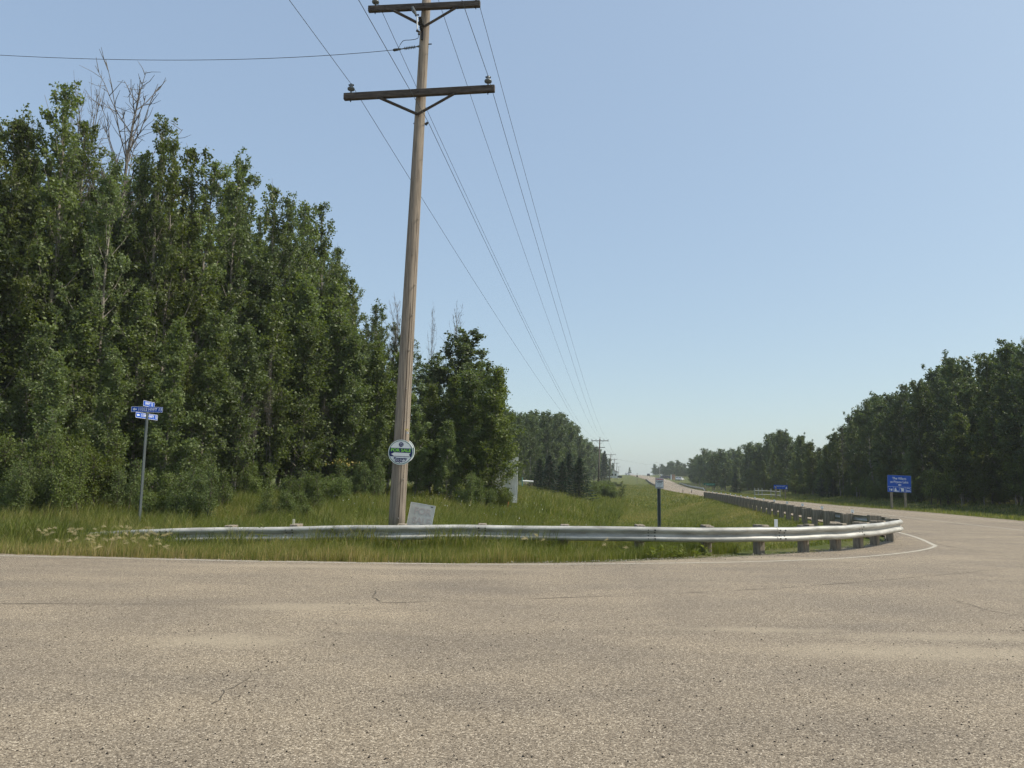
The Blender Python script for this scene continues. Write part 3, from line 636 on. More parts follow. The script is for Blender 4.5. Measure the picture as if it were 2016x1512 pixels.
for px, py, Yt, ds in [(1618, 925, 98, 'dark spruce at the left edge of the right wood'), (1640, 935, 95, 'second dark spruce behind the guardrail bend'), (1447, 930, 150, 'dark spruce in the shade left of the blue tourist sign')]:
    tree_at('spruce', px, py, Yt, ds, 'spruces at the right wood edge', wid=1.2)
for i in range(34):
    Yt = 43 + 130 * random.random() ** 1.2; x = float(fX(Yt)) + random.uniform(10.5, 12.5)
    tree('young', x, Yt, random.uniform(3.5, 7.5), 'small leafy aspen at the edge of the right wood', 'small aspens at the edge of the right wood', wid=1.3, nm_='young_aspen')
for i in range(90):
    Yt = 42 + 150 * random.random() ** 1.3; x = float(fX(Yt)) + random.uniform(10.5, 22)
    tree('shrub', x, Yt, random.uniform(1.4, 3.2), 'dark undergrowth shrub at the foot of the right wood', 'undergrowth of the right wood', wid=1.6)
for px, py, Yt, ds, vr in [(1655, 840, 92, 'bare branchy tree at the left end of the right wood', 0), (1778, 790, 74, 'bare tree top in the gap of the right wood', 1), (2010, 668, 56, 'bare stem at the right edge of the photo', 2)]:
    tree_at('dead', px, py, Yt, ds, 'bare trees of the right wood', var=vr, wid=.8)

# ------------------------------------------------------------------ grass
def blades(name, n, sampler, h0, h1, wd, label, dens_mask=None, lean=.35, tintf=None):
    xy = sampler(n); x, y = xy[:, 0], xy[:, 1]; n = len(x); z = ground(x, y) - .01
    nz = np.sin(x * 1.7 + np.sin(y * 2.3) * 1.3) * np.sin(y * 1.9 + np.sin(x * 1.1)) * .5 + .5
    cl_ = np.sin(x * 4.3 + np.sin(y * 5.1) * 1.7) * np.sin(y * 4.7 + np.sin(x * 3.3)) * .5 + .5
    hh = rng.uniform(h0, h1, n) * (.5 + .55 * nz + .45 * cl_ ** 2); az = rng.uniform(0, 2 * np.pi, n); ln = np.abs(rng.normal(0, lean, n)) * hh
    dx, dy = np.cos(az) * ln + .12 * hh, np.sin(az) * ln; fz = rng.uniform(0, 2 * np.pi, n); wx, wy = np.cos(fz), np.sin(fz); w_ = wd * rng.uniform(.6, 1.3, n)
    b = np.stack([x, y, z], 1); sd_ = np.stack([wx * w_, wy * w_, 0 * w_], 1) * .5
    mid = b + np.stack([dx * .35, dy * .35, hh * .6], 1); tip = b + np.stack([dx * 1.1, dy * 1.1, hh * (1 - .25 * (ln / hh) ** 2)], 1)
    V = np.stack([b - sd_, b + sd_, mid + sd_ * .8, mid - sd_ * .8, tip], 1).reshape(-1, 3)
    o = np.arange(n)[:, None] * 5; f4 = o + np.array([0, 1, 2, 3]); f3 = o + np.array([3, 2, 4])
    pt_ = np.sin(x * .9 + y * .5 + np.sin(y * 1.7)) * np.sin(y * .6 - x * .35 + np.sin(x * 1.3)) * .5 + .5
    t = rng.random(n) * .42 + .30 * pt_ * rng.random(n) + .12 * pt_ + .3 * (rng.random(n) > .93)
    if tintf is not None: t = tintf(x, y, t)
    ob = link(name, mesh_np(name, V, f4, f3, [M_GRASS], np.repeat(np.clip(t, 0, 1), 5)))
    return tag(ob, label, 'grass', kind='stuff')
def edgeY(x): return np.interp(x, EX, EY)
def smp_front(n):
    x = rng.uniform(-19, 5.2, n); ye = edgeY(x); u = rng.random(n) ** 1.1; wdt = np.interp(x, [-19, 0, 3, 5.2], [3.2, 2.6, 2.3, 1.6])
    o = .07 * np.sin(x * 3.1) + .06 * np.sin(x * 7.7) + .05 * np.sin(x * 17.3) - .06 + np.interp(x, [-1, 3, 5], [0, .5, .9]); return np.stack([x, ye + o + u * wdt + np.abs(rng.normal(0, .04, n))], 1)
def dry_edge(x, y, t):
    b = y - edgeY(x); d = np.clip(1 - b / 1.5, 0, 1); m = np.interp(x, [-8, -3, 2], [1, .85, .4]); return t + .85 * d * m * rng.random(len(x))
blades('verge_grass', 80000, smp_front, .08, .34, .0085, 'tall green and straw coloured grass between the asphalt and the guardrail', tintf=dry_edge)
def smp_bank(n):
    y = 16.2 + 16 * rng.random(n) ** 1.1; x = rng.uniform(-.66 * y - 3, 6, n); k_ = (y > edgeY(x) + 2) & (nX(y) - x > 5); return np.stack([x[k_], y[k_]], 1)
blades('meadow_grass', 150000, smp_bank, .28, .62, .012, 'knee high grass on the bank behind the guardrail', lean=.45, tintf=lambda x, y, t: t + .18 * (rng.random(len(x)) > .8))
def smp_mid(n):
    y = 30 + 75 * rng.random(n) ** 1.5; x = nX(y) - rng.uniform(9, 30, n); k_ = (x > -.3 * y - 3) & (x < nX(y) - 7 - .03 * y) ; return np.stack([x[k_], y[k_]], 1)
blades('ditch_grass', 90000, smp_mid, .25, .60, .024, 'long grass filling the ditch and the slope below the trees', lean=.45, tintf=lambda x, y, t: t + .25 * ((rng.random(len(x)) > .75) & (nX(y) - x > 14)))
def smp_slope(n):
    y = 16.5 + 62 * rng.random(n) ** 1.5; x = nX(y) - rng.uniform(.5, 10, n); k_ = (y > edgeY(x) + 1.3); return np.stack([x[k_], y[k_]], 1)
blades('mown_grass', 130000, smp_slope, .07, .20, .014, 'shorter mown grass on the slope below the curving guardrail', lean=.8, tintf=lambda x, y, t: t + .34 * np.clip(np.sin((x * .8 - y * .35)) + .2, 0, 1) * rng.random(len(x)) + .05)
def smp_far(n):
    y = 36 + 110 * rng.random(n) ** 1.4; x = fX(y) + rng.uniform(.3, 13, n); return np.stack([x, y], 1)
blades('far_verge_grass', 45000, smp_far, .08, .28, .03, 'low grass on the verge across the highway', lean=.6, tintf=lambda x, y, t: t + .1)

def smp_hill(n):
    y = 70 + 200 * rng.random(n) ** 1.2; x = nX(y) - rng.uniform(.5, 26, n); return np.stack([x, y], 1)
blades('hillside_grass', 60000, smp_hill, .10, .32, .07, 'olive and straw coloured grass on the rising hillside left of the highway', lean=.7, tintf=lambda x, y, t: t * .9 + .12 + .25 * np.clip(np.sin(x * .31 - y * .12) * np.sin(y * .05 + x * .1), 0, 1))
# foxtail barley plumes at the verge
def plumes():
    Vs = []; Fs = []; T = []; o = 0
    spots = [(120, 1055, 9), (140, 1075, 9), (215, 1050, 6), (235, 1070, 12), (265, 1050, 14), (255, 1085, 7), (305, 1065, 6), (1072, 1066, 9), (1060, 1075, 4), (180, 1085, 5), (90, 1060, 5), (1180, 1080, 3)]
    for px, py, n in spots:
        c = P(px, py + 18, 0); c[1] = max(c[1], float(edgeY(c[0])) + .35)
        for i in range(n):
            b = c + [random.gauss(0, .16), random.gauss(0, .16), 0]; h = random.uniform(.16, .36); a = random.uniform(-.5, .8); dx = math.cos(a) * random.choice((1, 1, -1)); dy = math.sin(a) * .5
            s = np.linspace(0, 1, 7)[:, None]; st_ = b + np.array([dx * .10, dy * .1, 0]) * s ** 2 + np.array([0, 0, h]) * s
            v, f = tubes_np([(st_, np.full(7, .0016))], 3); Vs.append(v); Fs.append(f + o); o += len(v); T += [.55] * len(v)
            tip = st_[-1]; L = random.uniform(.07, .11); hd = np.array([dx * .85, dy, random.uniform(-.1, .9)]); hd /= np.linalg.norm(hd)
            for j in range(70):
                u = random.random(); p0 = tip + hd * L * u + np.array([0, 0, -.03 * u * u]); e = hd + rng.normal(0, .38, 3) + [0, 0, .12 - .25 * u]; e /= np.linalg.norm(e); l2 = random.uniform(.04, .075)
                sd_ = np.cross(e, rng.normal(size=3)); sd_ /= np.linalg.norm(sd_); V = np.array([p0 - sd_ * .0012, p0 + sd_ * .0012, p0 + e * l2 + sd_ * .0006, p0 + e * l2 - sd_ * .0006])
                Vs.append(V); Fs.append(np.array([[0, 1, 2, 3]]) + o); o += 4; T += [.93 + .07 * random.random()] * 4
    ob = link('foxtail_barley', mesh_np('foxtail_barley', np.concatenate(Vs), np.concatenate(Fs), None, [M_BARLEY], T)); tag(ob, 'pale feathery foxtail barley heads nodding at the roadside', 'grass', kind='stuff')
M_BARLEY = grass_mat('barley_head', ((.12, .13, .05), (.16, .15, .07), (.20, .18, .09), (.58, .48, .33)))
plumes()
# broad leaved weeds and white flowers
def weeds():
    Vs = []; Fs = []; T = []; o = 0
    for i in range(150):
        if i < 16: c = P(random.uniform(1180, 1420), random.uniform(1092, 1100)); c[1] = max(c[1], float(edgeY(c[0])) + .15)
        else:
            y = random.uniform(16.5, 40); x = random.uniform(-.45 * y, 5); c = np.array([x, y, float(ground(x, y))])
        n = random.randint(6, 11); h = random.uniform(.10, .25) if i < 16 else random.uniform(.3, .7)
        for j in range(n):
            a = random.random() * 6.28; L = random.uniform(.12, .22); zz = h * random.random(); d = np.array([math.cos(a), math.sin(a), random.uniform(.3, 1.0)]); d /= np.linalg.norm(d)
            sd_ = np.cross(d, [0, 0, 1]); sd_ /= np.linalg.norm(sd_); p = c + [0, 0, zz]; wv = .022
            V = np.array([p, p + d * L * .45 + sd_ * wv, p + d * L + [0, 0, -.25 * L], p + d * L * .45 - sd_ * wv]); Vs.append(V); Fs.append(np.array([[0, 1, 2, 3]]) + o); o += 4; T += [random.uniform(.15, .5)] * 4
        v, f = tubes_np([(np.array([c, c + [0.01, 0, h * .5], c + [.02, .01, h]]), np.array([.005, .004, .003]))], 4); Vs.append(v); Fs.append(f + o); o += len(v); T += [.4] * len(v)
    ob = link('roadside_weeds', mesh_np('roadside_weeds', np.concatenate(Vs), np.concatenate(Fs), None, [M_GRASS], T)); tag(ob, 'broad leaved weeds dotted along the verge and bank', 'weeds', kind='stuff')
    n = 420; y = rng.uniform(22, 60, n); x = rng.uniform(-.12, .12, n) * y + 0; x = np.where(rng.random(n) > .5, x, nX(y) - 16 + rng.normal(0, 1.5, n)); z = ground(x, y) + rng.uniform(.35, .7, n)
    cen = np.stack([x, y, z], 1); V, F, T = leaves_np(cen, .024, rng, 1.0, 0, np.full(n, 1.0)); ob = link('white_wildflowers', mesh_np('white_wildflowers', V, F, None, [M_SIGNW])); tag(ob, 'tiny white flower heads above the bank grass', 'flowers', kind='stuff')
weeds()
cy_ = at(680, 911, 33.0); n_y = 70; cen = cy_ + np.stack([rng.normal(0, .38, n_y), rng.normal(0, .25, n_y), rng.normal(0, .10, n_y)], 1)
V, F, T = leaves_np(cen, .11, rng, .7, .3); tag(link('yellow_leaves', mesh_np('yellow_leaves', V, F, None, [mat('yellowed_leaf', (.24, .19, .04), .6)])), 'small patch of yellowed leaves low in the left wood', 'leaves', kind='stuff')
# ------------------------------------------------------------------ guardrails
def proj(p):
    d = np.asarray(p, float) - [0, 0, EYE]; w_ = d @ FWD
    return np.array([W_PX / 2 + F_PX * (d @ RT) / w_, H_PX / 2 - F_PX * (d @ UP) / w_])
PROF = [(.010, .312), (.030, .310), (.070, .285), (.083, .262), (.083, .230), (.070, .212), (.012, .180), (.000, .156), (.012, .132), (.070, .100), (.083, .082), (.083, .050), (.070, .027), (.030, .002), (.010, .0)]
def path_frame(pts):
    pts = np.array(pts); t = np.gradient(pts, axis=0); t[:, 2] = 0; t /= np.linalg.norm(t, axis=1, keepdims=True)
    return pts, t, np.stack([t[:, 1], -t[:, 0], t[:, 2] * 0], 1)
def beam(pts, nrm, name, parent, off=0.0, bolts=True):
    n = len(pts); prof = PROF; k_ = len(prof); V = []
    sec = prof + [(a - .005, b) for a, b in prof[::-1]]
    for p, q in zip(pts, nrm):
        for a, b in sec: V.append(p + q * (a + off) + [0, 0, b - .312])
    m_ = len(sec); F_ = [[i * m_ + j, (i + 1) * m_ + j, (i + 1) * m_ + (j + 1) % m_, i * m_ + (j + 1) % m_] for i in range(n - 1) for j in range(m_)]
    b_ = MB(); b_.add(V, F_ + [list(range(m_)), [(n - 1) * m_ + j for j in range(m_)][::-1]], M_GALV)
    o = b_.build(name, parent, smooth=True)
    try:
        o.data.set_sharp_from_angle(angle=R(50))
    except Exception: pass
    if bolts:
        bb = MB()
        for e, s_ in ((0, 1),):
            p, q = pts[e], nrm[e]; t = (pts[min(e + 1, n - 1)] - pts[e]); t = t / np.linalg.norm(t)
            for du in (.06, .20):
                for a, z in ((.083 + off, .246), (.083 + off, .066), (.04 + off, .195), (.04 + off, .117)):
                    c = p + t * du + q * a + [0, 0, z - .312]; bb.tube([c, c + q * .012], .019, M_IRON, 6)
        bb.build('bolt_set', o)
    return o
def post(parent, p, t, q, ground_z, w_=.19, block=True):
    b = MB(); c = p - q * (.17 + w_ / 2); top = p[2] + random.uniform(.015, .05); rot = Matrix(((t[0], q[0], 0), (t[1], q[1], 0), (0, 0, 1)))
    h = top - ground_z + .25; mx = random.uniform(-.015, .015)
    b.box((0, 0, 0), (w_, w_, h), M_POST, rot @ Matrix.Rotation(mx, 3, 'X'), .012)
    o = b.build('post', parent, [c[0], c[1], top - h / 2])
    if block:
        b = MB(); b.box((0, 0, 0), (w_ * .95, .17, .36), M_POST, rot, .01); e = p - q * .0855
        b.build('spacer_block', parent, [e[0], e[1], p[2] - .150 + random.uniform(-.01, .015)])
    return o
top_px = [(40, 1054, .0), (178, 1047.6, .18), (285, 1042.6, .33), (315, 1040.2, .37), (500, 1037.7, .42), (650, 1035, .48), (777, 1033.4, .53), (900, 1033.2, .54), (1050, 1034.3, .55), (1270, 1037.6, .56), (1450, 1038.6, .57), (1528, 1037.8, .575), (1600, 1036.4, .58), (1650, 1034.5, .59), (1686, 1032.6, .6), (1735, 1028.6, .6), (1766, 1024.5, .6), (1773, 1022.5, .6), (1762, 1021.3, .6), (1742, 1018.4, .6), (1700, 1014.8, .6), (1642, 1009, .6), (1550, 993.6, .6), (1488, 983.8, .6), (1428, 973.9, .6), (1389, 969, .6)]
rp = smooth([P(a, b, c) for a, b, c in top_px], 2); rp = np.array(dens(rp, .35))
rp[:, 2] += np.interp(np.arange(len(rp)), [0, len(rp)], [0, 0]) + .006 * np.sin(np.arange(len(rp)) * .9)
pts, tt_, nn_ = path_frame(rp); seg = np.r_[0, np.cumsum(np.linalg.norm(np.diff(pts, axis=0), axis=1))]
pxs = np.array([proj(p)[0] for p in pts]); apex = int(np.argmax(pxs)); s_of = lambda px: float(np.interp(px, pxs[:apex], seg[:apex]))
GR = thing('guardrail', (pts[apex][0], pts[apex][1], 0), 'long galvanised guardrail with wooden posts curving round the junction corner', 'guardrail')
gi = GR.location.copy()
def to_local(o): o.location = o.location - gi
cuts = [0, s_of(315), s_of(560), s_of(937), s_of(1270), s_of(1526), s_of(1686), seg[apex] + .3]
while cuts[-1] < seg[-1] - 5: cuts.append(cuts[-1] + 3.81)
cuts[-1] = seg[-1]
for i, (a, b) in enumerate(zip(cuts[:-1], cuts[1:])):
    ss = np.unique(np.concatenate([[a, b + .12 if i < len(cuts) - 2 else b], seg[(seg > a) & (seg < b)]])); ss = ss[ss <= seg[-1]]
    pp = np.stack([np.interp(ss, seg, pts[:, k_]) for k_ in range(3)], 1); qq = np.stack([np.interp(ss, seg, nn_[:, k_]) for k_ in range(3)], 1)
    o = beam(pp, qq, 'rail_beam', GR, .012 * (i % 2), bolts=i < 9); to_local(o)
posts_s = [s_of(v_) for v_ in (450, 578, 790, 950, 1112, 1262, 1398, 1508, 1598, 1663, 1710, 1742)] + [seg[apex] - .1]
while posts_s[-1] < seg[-1] - 2: posts_s.append(posts_s[-1] + (1.75 if len(posts_s) < 17 else 1.905))
for j, s_ in enumerate(posts_s):
    p = np.array([np.interp(s_, seg, pts[:, k_]) for k_ in range(3)]); q = np.array([np.interp(s_, seg, nn_[:, k_]) for k_ in range(3)]); q /= np.linalg.norm(q); t = np.array([-q[1], q[0], 0])
    c = p - q * .27; o = post(GR, p, t, q, float(ground(c[0], c[1])), .19); to_local(o)
    for x_ in GR.children:
        pass
    if s_ > seg[apex] and (j % 2 == 0):
        b = MB(); b.box((0, 0, 0), (.09, .006, .11), M_SIGNW, Matrix.Rotation(math.atan2(t[1], t[0]) + R(90), 3, 'Z')); b.box((0, 0, -.07), (.02, .02, .08), M_IRON)
        b.build('reflector', GR, [p[0], p[1], p[2] + .10]).location -= gi
for o in kids(GR):
    if o.name.startswith('spacer'): o.location -= gi
def far_rail(xs, y0, y1, side, label):
    ys_ = np.arange(y0, y1, 3.8); P_ = np.array([[float(xs(y)), y, float(rz(y)) + .62] for y in ys_]); P_[0, 2] -= .5; P_[-1, 2] -= .45
    if side < 0: P_ = P_[::-1]
    pts_, t_, n_ = path_frame(P_); g = thing('guardrail', (P_[0][0], P_[0][1], P_[0][2] - .6), label, 'guardrail'); l0 = g.location.copy()
    beam(pts_, n_, 'rail_beam', g, bolts=False).location -= l0
    for p, t, q in zip(pts_, t_, n_):
        post(g, p, t, q, p[2] - .62, .2, False).location -= l0
far_rail(lambda y: nX(y) - .4, 225, 345, 1, 'distant low guardrail on the left side of the rising highway')
far_rail(lambda y: fX(y) + .5, 165, 285, -1, 'distant guardrail on the right side of the highway before the parking lot')

# ------------------------------------------------------------------ utility poles and wires
def lathe(b, c, prof, m, n=14, axis=None):
    pts_ = [Vector(c) + (axis or Vector((0, 0, 1))) * z for r_, z in prof]; b.tube(pts_, [r_ for r_, z in prof], m, n)
INS = [(.018, -.16), (.018, .0), (.05, .01), (.085, .03), (.092, .055), (.085, .075), (.055, .10), (.035, .115), (.045, .13), (.045, .15), (.032, .17), (.03, .185)]
def insulator(parent, p, s=1.0):
    b = MB(); lathe(b, (0, 0, 0), [(r_ * s, z * s) for r_, z in INS], M_PORC); b.box((0, 0, .155 * s), (.13 * s, .03, .03), M_IRON)
    return b.build('insulator', parent, p, smooth=True)
YP = 17.6
b0 = at(779, 1053, YP); b0[2] = -.1; t0_ = at(839, 10, YP); ax = (t0_ - b0) / np.linalg.norm(t0_ - b0); topP = t0_ + ax * .55
UPole = thing('utility_pole', b0, 'tall weathered wooden utility pole with two crossarms standing behind the guardrail', 'utility pole'); lo = Vector(b0)
b = MB(); n_ = 16; pl = [Vector(b0 + (topP - b0) * i / n_) - lo for i in range(n_ + 1)]
b.tube(pl, [(.192 - .085 * i / n_) * random.uniform(.99, 1.01) for i in range(n_ + 1)], M_POLE, 20); o = b.build('shaft', UPole, smooth=True)
b = MB()    # long drying checks as thin dark grooves
for (x_, z0, z1, w_) in ((.35, 0, 6.3, .020), (.66, .2, 8.6, .014), (.05, 1.2, 3.4, .006), (.9, 3, 11, .006)):
    pts_ = []
    for i in range(26):
        f = z0 + (z1 - z0) * i / 25; c = Vector(b0 + ax * f) - lo; r_ = .192 - .085 * f / np.linalg.norm(topP - b0); a = math.asin(x_ * .98) + random.gauss(0, .015)
        pts_.append(c + Vector((math.sin(a), -math.cos(a), 0)) * (r_ - w_ * .25))
    b.tube(pts_, [w_ * .5 * (1 if 2 < i < 23 else .4) for i in range(26)], mat('dark_check', (.05, .035, .025), .95) if x_ == .35 else bpy.data.materials['dark_check'], 4)
b.build('drying_check', UPole)
def arm(pa, pb, th, yoff):
    best = None
    for dlt in np.linspace(-1, 1, 401):
        A = at(*pa, YP + yoff + dlt); B = at(*pb, YP + yoff - dlt)
        if best is None or abs(A[2] - B[2]) < best[0]: best = (abs(A[2] - B[2]), A, B)
    A, B = best[1], best[2]; L = np.linalg.norm(B - A); mid = (A + B) / 2; u = (B - A) / L
    rot = Matrix.Rotation(math.atan2(u[1], u[0]), 3, 'Z') @ Matrix.Rotation(-math.asin(u[2]), 3, 'Y')
    b_ = MB(); b_.box((0, 0, 0), (L, .11, th), M_ARM, rot, .008); b_.tube([Vector((0, -.09, 0)), Vector((0, .3, 0))], .016, M_IRON, 6)
    return b_.build('crossarm', UPole, Vector(mid) - lo), A, B
a1, A1, B1 = arm((725.5, 18.5), (945.5, 8), .145, -.20)
a2, A2, B2 = arm((677.5, 191), (974, 174.6), .165, -.22)
def onarm(A, B, px):
    return A + (B - A) * float(np.interp(px, [proj(A)[0], proj(B)[0]], [0, 1]))
def vl(p): return Vector(p) - lo
iA = onarm(A2, B2, 691); iE = onarm(A2, B2, 961); iC = onarm(A1, B1, 739); iF = onarm(A1, B1, 937)
for p, h in ((iA, .085), (iE, .085), (iC, .075), (iF, .075)):
    insulator(UPole, vl(p) + Vector((0, 0, h + .06)), 1.0)
    b = MB(); b.tube([(0, 0, 0), (0, 0, -.05)], .014, M_IRON, 6); b.build('pin_bolt', UPole, vl(p) - Vector((0, 0, h)))
iD = topP + ax * .1; insulator(UPole, vl(topP) + Vector((0, 0, .12)), 1.0)
for A, B, pl_, pr, bt in ((A1, B1, 777, 898, (835.5, 52)), (A2, B2, 750, 896, (822, 225))):
    for px in (pl_, pr):
        p = onarm(A, B, px); p = p + [0, 0, -.09]; e = at(*bt, YP - .19 + .02 * (px == pr)); b = MB(); b.tube([vl(p) + Vector((0, -.03, .02)), vl(p) + Vector((0, -.03, 0)), vl(e)], .038, M_ARM, 4); b.box(vl(p) + Vector((0, -.02, .01)), (.13, .05, .04), M_IRON); b.build('brace', UPole)
# fuse cutout, strain insulator, jumper and small hardware
b = MB(); Yf = YP - .35
b.tube([vl(at(821, 30, Yf)), vl(at(821.5, 57, Yf))], .016, M_SIGNW, 8); b.tube([vl(at(812, 14, Yf)), vl(at(815, 22, Yf)), vl(at(819.5, 30, Yf))], [.035, .05, .02], M_PORC, 8)
b.tube([vl(at(817, 31, Yf)), vl(at(825, 29, Yf))], .02, M_IRON, 6); b.tube([vl(at(820, 60, Yf)), vl(at(826, 63, Yf)), vl(at(824.5, 68, Yf))], .03, M_IRON, 6)
pr_ = []; c0, c1 = vl(at(827, 34, Yf + .05)), vl(at(830, 60, Yf + .05))
for i in range(29): pr_.append((c0 + (c1 - c0) * i / 28, .05 if i % 4 == 1 else (.035 if i % 2 else .025)))
b.tube([p for p, r_ in pr_], [r_ for p, r_ in pr_], M_IRON, 10); b.box(vl(at(831, 70, Yf + .15)), (.05, .05, .22), M_IRON); b.build('fuse_cutout', UPole)
b = MB(); c0, c1 = at(826, 91, YP - .17), at(783, 97.5, YP - .30); ds0 = (c1 - c0)
q_ = []
for i in range(41):
    f = i / 40; r_ = .014 + (.030 if (.2 < f < .68 and i % 3 == 0) else 0) + (.012 if f > .85 else 0) + (.012 if f < .1 else 0); q_.append((vl(c0 + ds0 * f), r_))
b.tube([p for p, r_ in q_], [r_ for p, r_ in q_], M_PORC, 10); b.tube([vl(c1), vl(at(776, 98.5, YP - .32)), vl(at(773, 98.6, YP - .33))], [.03, .035, .012], M_IRON, 8); b.build('strain_insulator', UPole)
b = MB(); jp = smooth([at(*q, Yf) for q in ((824.5, 68), (824, 76), (808, 79), (795, 79), (790, 84), (784, 95))], 2); b.tube([vl(p) for p in jp], .007, M_IRON, 6); b.build('jumper_wire', UPole)
b = MB(); b.tube([vl(at(842, 87, YP - .03)), vl(at(850, 86.7, YP - .03))], .014, M_IRON, 6); b.tube([vl(at(814, 243, YP)), vl(at(843, 243, YP))], .016, M_IRON, 6); b.tube([vl(at(838, 246, YP)), vl(at(842, 241, YP))], .03, M_IRON, 8); b.build('through_bolt', UPole)
b = MB(); b.box(vl(at(799.5, 845.8, YP - .14)), (.11, .012, .035), M_YELLOW); b.box(vl(at(802.5, 852.5, YP - .14)), (.045, .012, .04), M_SIGNW); b.build('pole_tag', UPole)
b = MB()
for zz, px in ((1020, 784), (943, 794), (828, 797), (765, 800), (690, 806), (620, 812), (560, 818), (500, 812), (430, 824), (350, 820)): b.tube([vl(at(px, zz, YP - .1)), vl(at(px, zz, YP - .21))], .011, M_GALV, 6)
b.build('staple', UPole)

def wire(p, q, sag, label, group, r_=.0065, n=28, name='power_line_wire', m=None):
    p = np.array(p, float); q = np.array(q, float); c = []
    for i in range(n + 1):
        f = (i / n) ** 1.6; x_ = p + (q - p) * f; x_[2] -= 4 * sag * f * (1 - f); c.append(x_)
    v, f_ = tubes_np([(np.array(c) - p, np.full(n + 1, r_))], 5); o = link(name, mesh_np(name, v, f_, mats=[m or M_WIRE]), None, p); return tag(o, label, 'wire', group)
M_WIRE = mat('weathered_conductor', (.06, .06, .06), .6, .3)
M_POLE2 = wood_mat('far_pole_wood', (.07, .06, .05), (.12, .10, .085), (.18, .155, .13))
far = [(1181, 864, 170, 33), (1203, 893, 300, 18), (1209.5, 903, 420, 12), (1214.5, 911, 540, 9), (1218.5, 918, 660, 7)]
fp = []
names_ = ['nearest of the distant utility poles, taller with two crossarms', 'second distant utility pole, single crossarm against the sky', 'third distant utility pole along the belt', 'fourth distant utility pole half hidden by trees', 'farthest utility pole near the crest of the hill']
for k_, (px, py, Yt, aw) in enumerate(far):
    T_ = at(px, py, Yt); bx = at(px - (3.5 if k_ < 2 else 1), 960, Yt)[0]; gz = float(ground(bx, Yt)) - .1; o = thing('utility_pole', (bx, Yt, gz), names_[k_], 'utility pole', 'distant utility poles'); l_ = Vector((bx, Yt, gz))
    b = MB(); b.tube([(0, 0, 0), Vector(T_) - l_], [.20, .13], M_POLE2, 10); b.build('shaft', o, smooth=True)
    L = aw / 1500 * Yt; rt = Matrix.Rotation(R(-8.5), 3, 'Z'); ap = Vector(T_) - l_ + Vector((0, -.2, -.45)); b = MB(); b.box((0, 0, 0), (L, .11, .15), M_POLE2, rt); b.build('crossarm', o, ap)
    ends = []
    for s_ in (-1, -.5, 0, .5, 1):
        e = ap + rt @ Vector((s_ * (L / 2 - .1), 0, .12)); 
        if s_ == 0: e = Vector(T_) - l_ + Vector((0, 0, .1))
        insulator(o, e + Vector((0, 0, .05)), 1.2); ends.append(np.array(l_ + e + Vector((0, 0, .2))))
    if k_ == 0:
        b = MB(); b.box((0, 0, 0), (L * .58, .11, .13), M_POLE2, rt); b.build('crossarm', o, ap + Vector((0, 0, -1.45)))
    for s_ in (-1, 1):
        b = MB(); b.tube([ap + rt @ Vector((s_ * L * .22, -.02, -.06)), ap + Vector((0, .05, -.75))], .025, M_POLE2, 4); b.build('brace', o)
    ends.append(np.array(l_ + ap + rt @ Vector((-.9, 0, -1.3)))); fp.append(ends)
W0 = [iA + [0, 0, .32], iC + [0, 0, .30], iD + [0, 0, .32], iE + [0, 0, .32], iF + [0, 0, .30], at(843, 240, YP)]
wn = ['wire from the left end of the lower crossarm', 'wire from the left end of the upper crossarm', 'wire from the pole top', 'wire from the right end of the lower crossarm', 'wire from the right end of the upper crossarm', 'lower neutral wire leaving the bracket under the crossarms']
SAG = [1.9, 2.3, 2.3, 2.0, 2.3, 1.7]
for j in range(6):
    wire(W0[j], fp[0][j], SAG[j], wn[j] + ' to the distant pole', 'power line wires'); d = (np.array([*fp[0][j]]) - W0[j]); prev = W0[j] - d * np.array([1, 1, 0]) * .95 + [0, 0, .4]
    wire(W0[j], prev, 1.6, wn[j] + ' running overhead towards the viewer', 'power line wires overhead')
    if j in (0, 2, 4, 5): wire(fp[0][j], fp[1][j], .9, 'thin wire strung between distant utility poles', 'wires between distant poles', .012, 12)
    if j in (2, 4):
        wire(fp[1][j], fp[2][j], .9, 'thin wire strung between distant utility poles', 'wires between distant poles', .014, 12)
wire(fp[2][4], at(1330, 921, 430), .6, 'faint wire crossing the sky over the far highway', None, .016, 12)
c = [at(772.5, 98.6, YP - .33), at(400, 118, YP + .6), at(0, 108.5, YP + 1.6)]
q3 = []
for i in range(46):
    f = i / 15.0; L0 = (f - 1) * (f - 2) / 2; L1 = -f * (f - 2); L2 = f * (f - 1) / 2; q3.append(c[0] * L0 + c[1] * L1 + c[2] * L2)
q3 = np.array(q3[:46]); v, f_ = tubes_np([(q3 - q3[0], np.full(len(q3), .007))], 5); tag(link('service_wire', mesh_np('service_wire', v, f_, mats=[M_WIRE]), None, q3[0]), 'single slack wire leaving the pole to the left across the sky', 'wire')

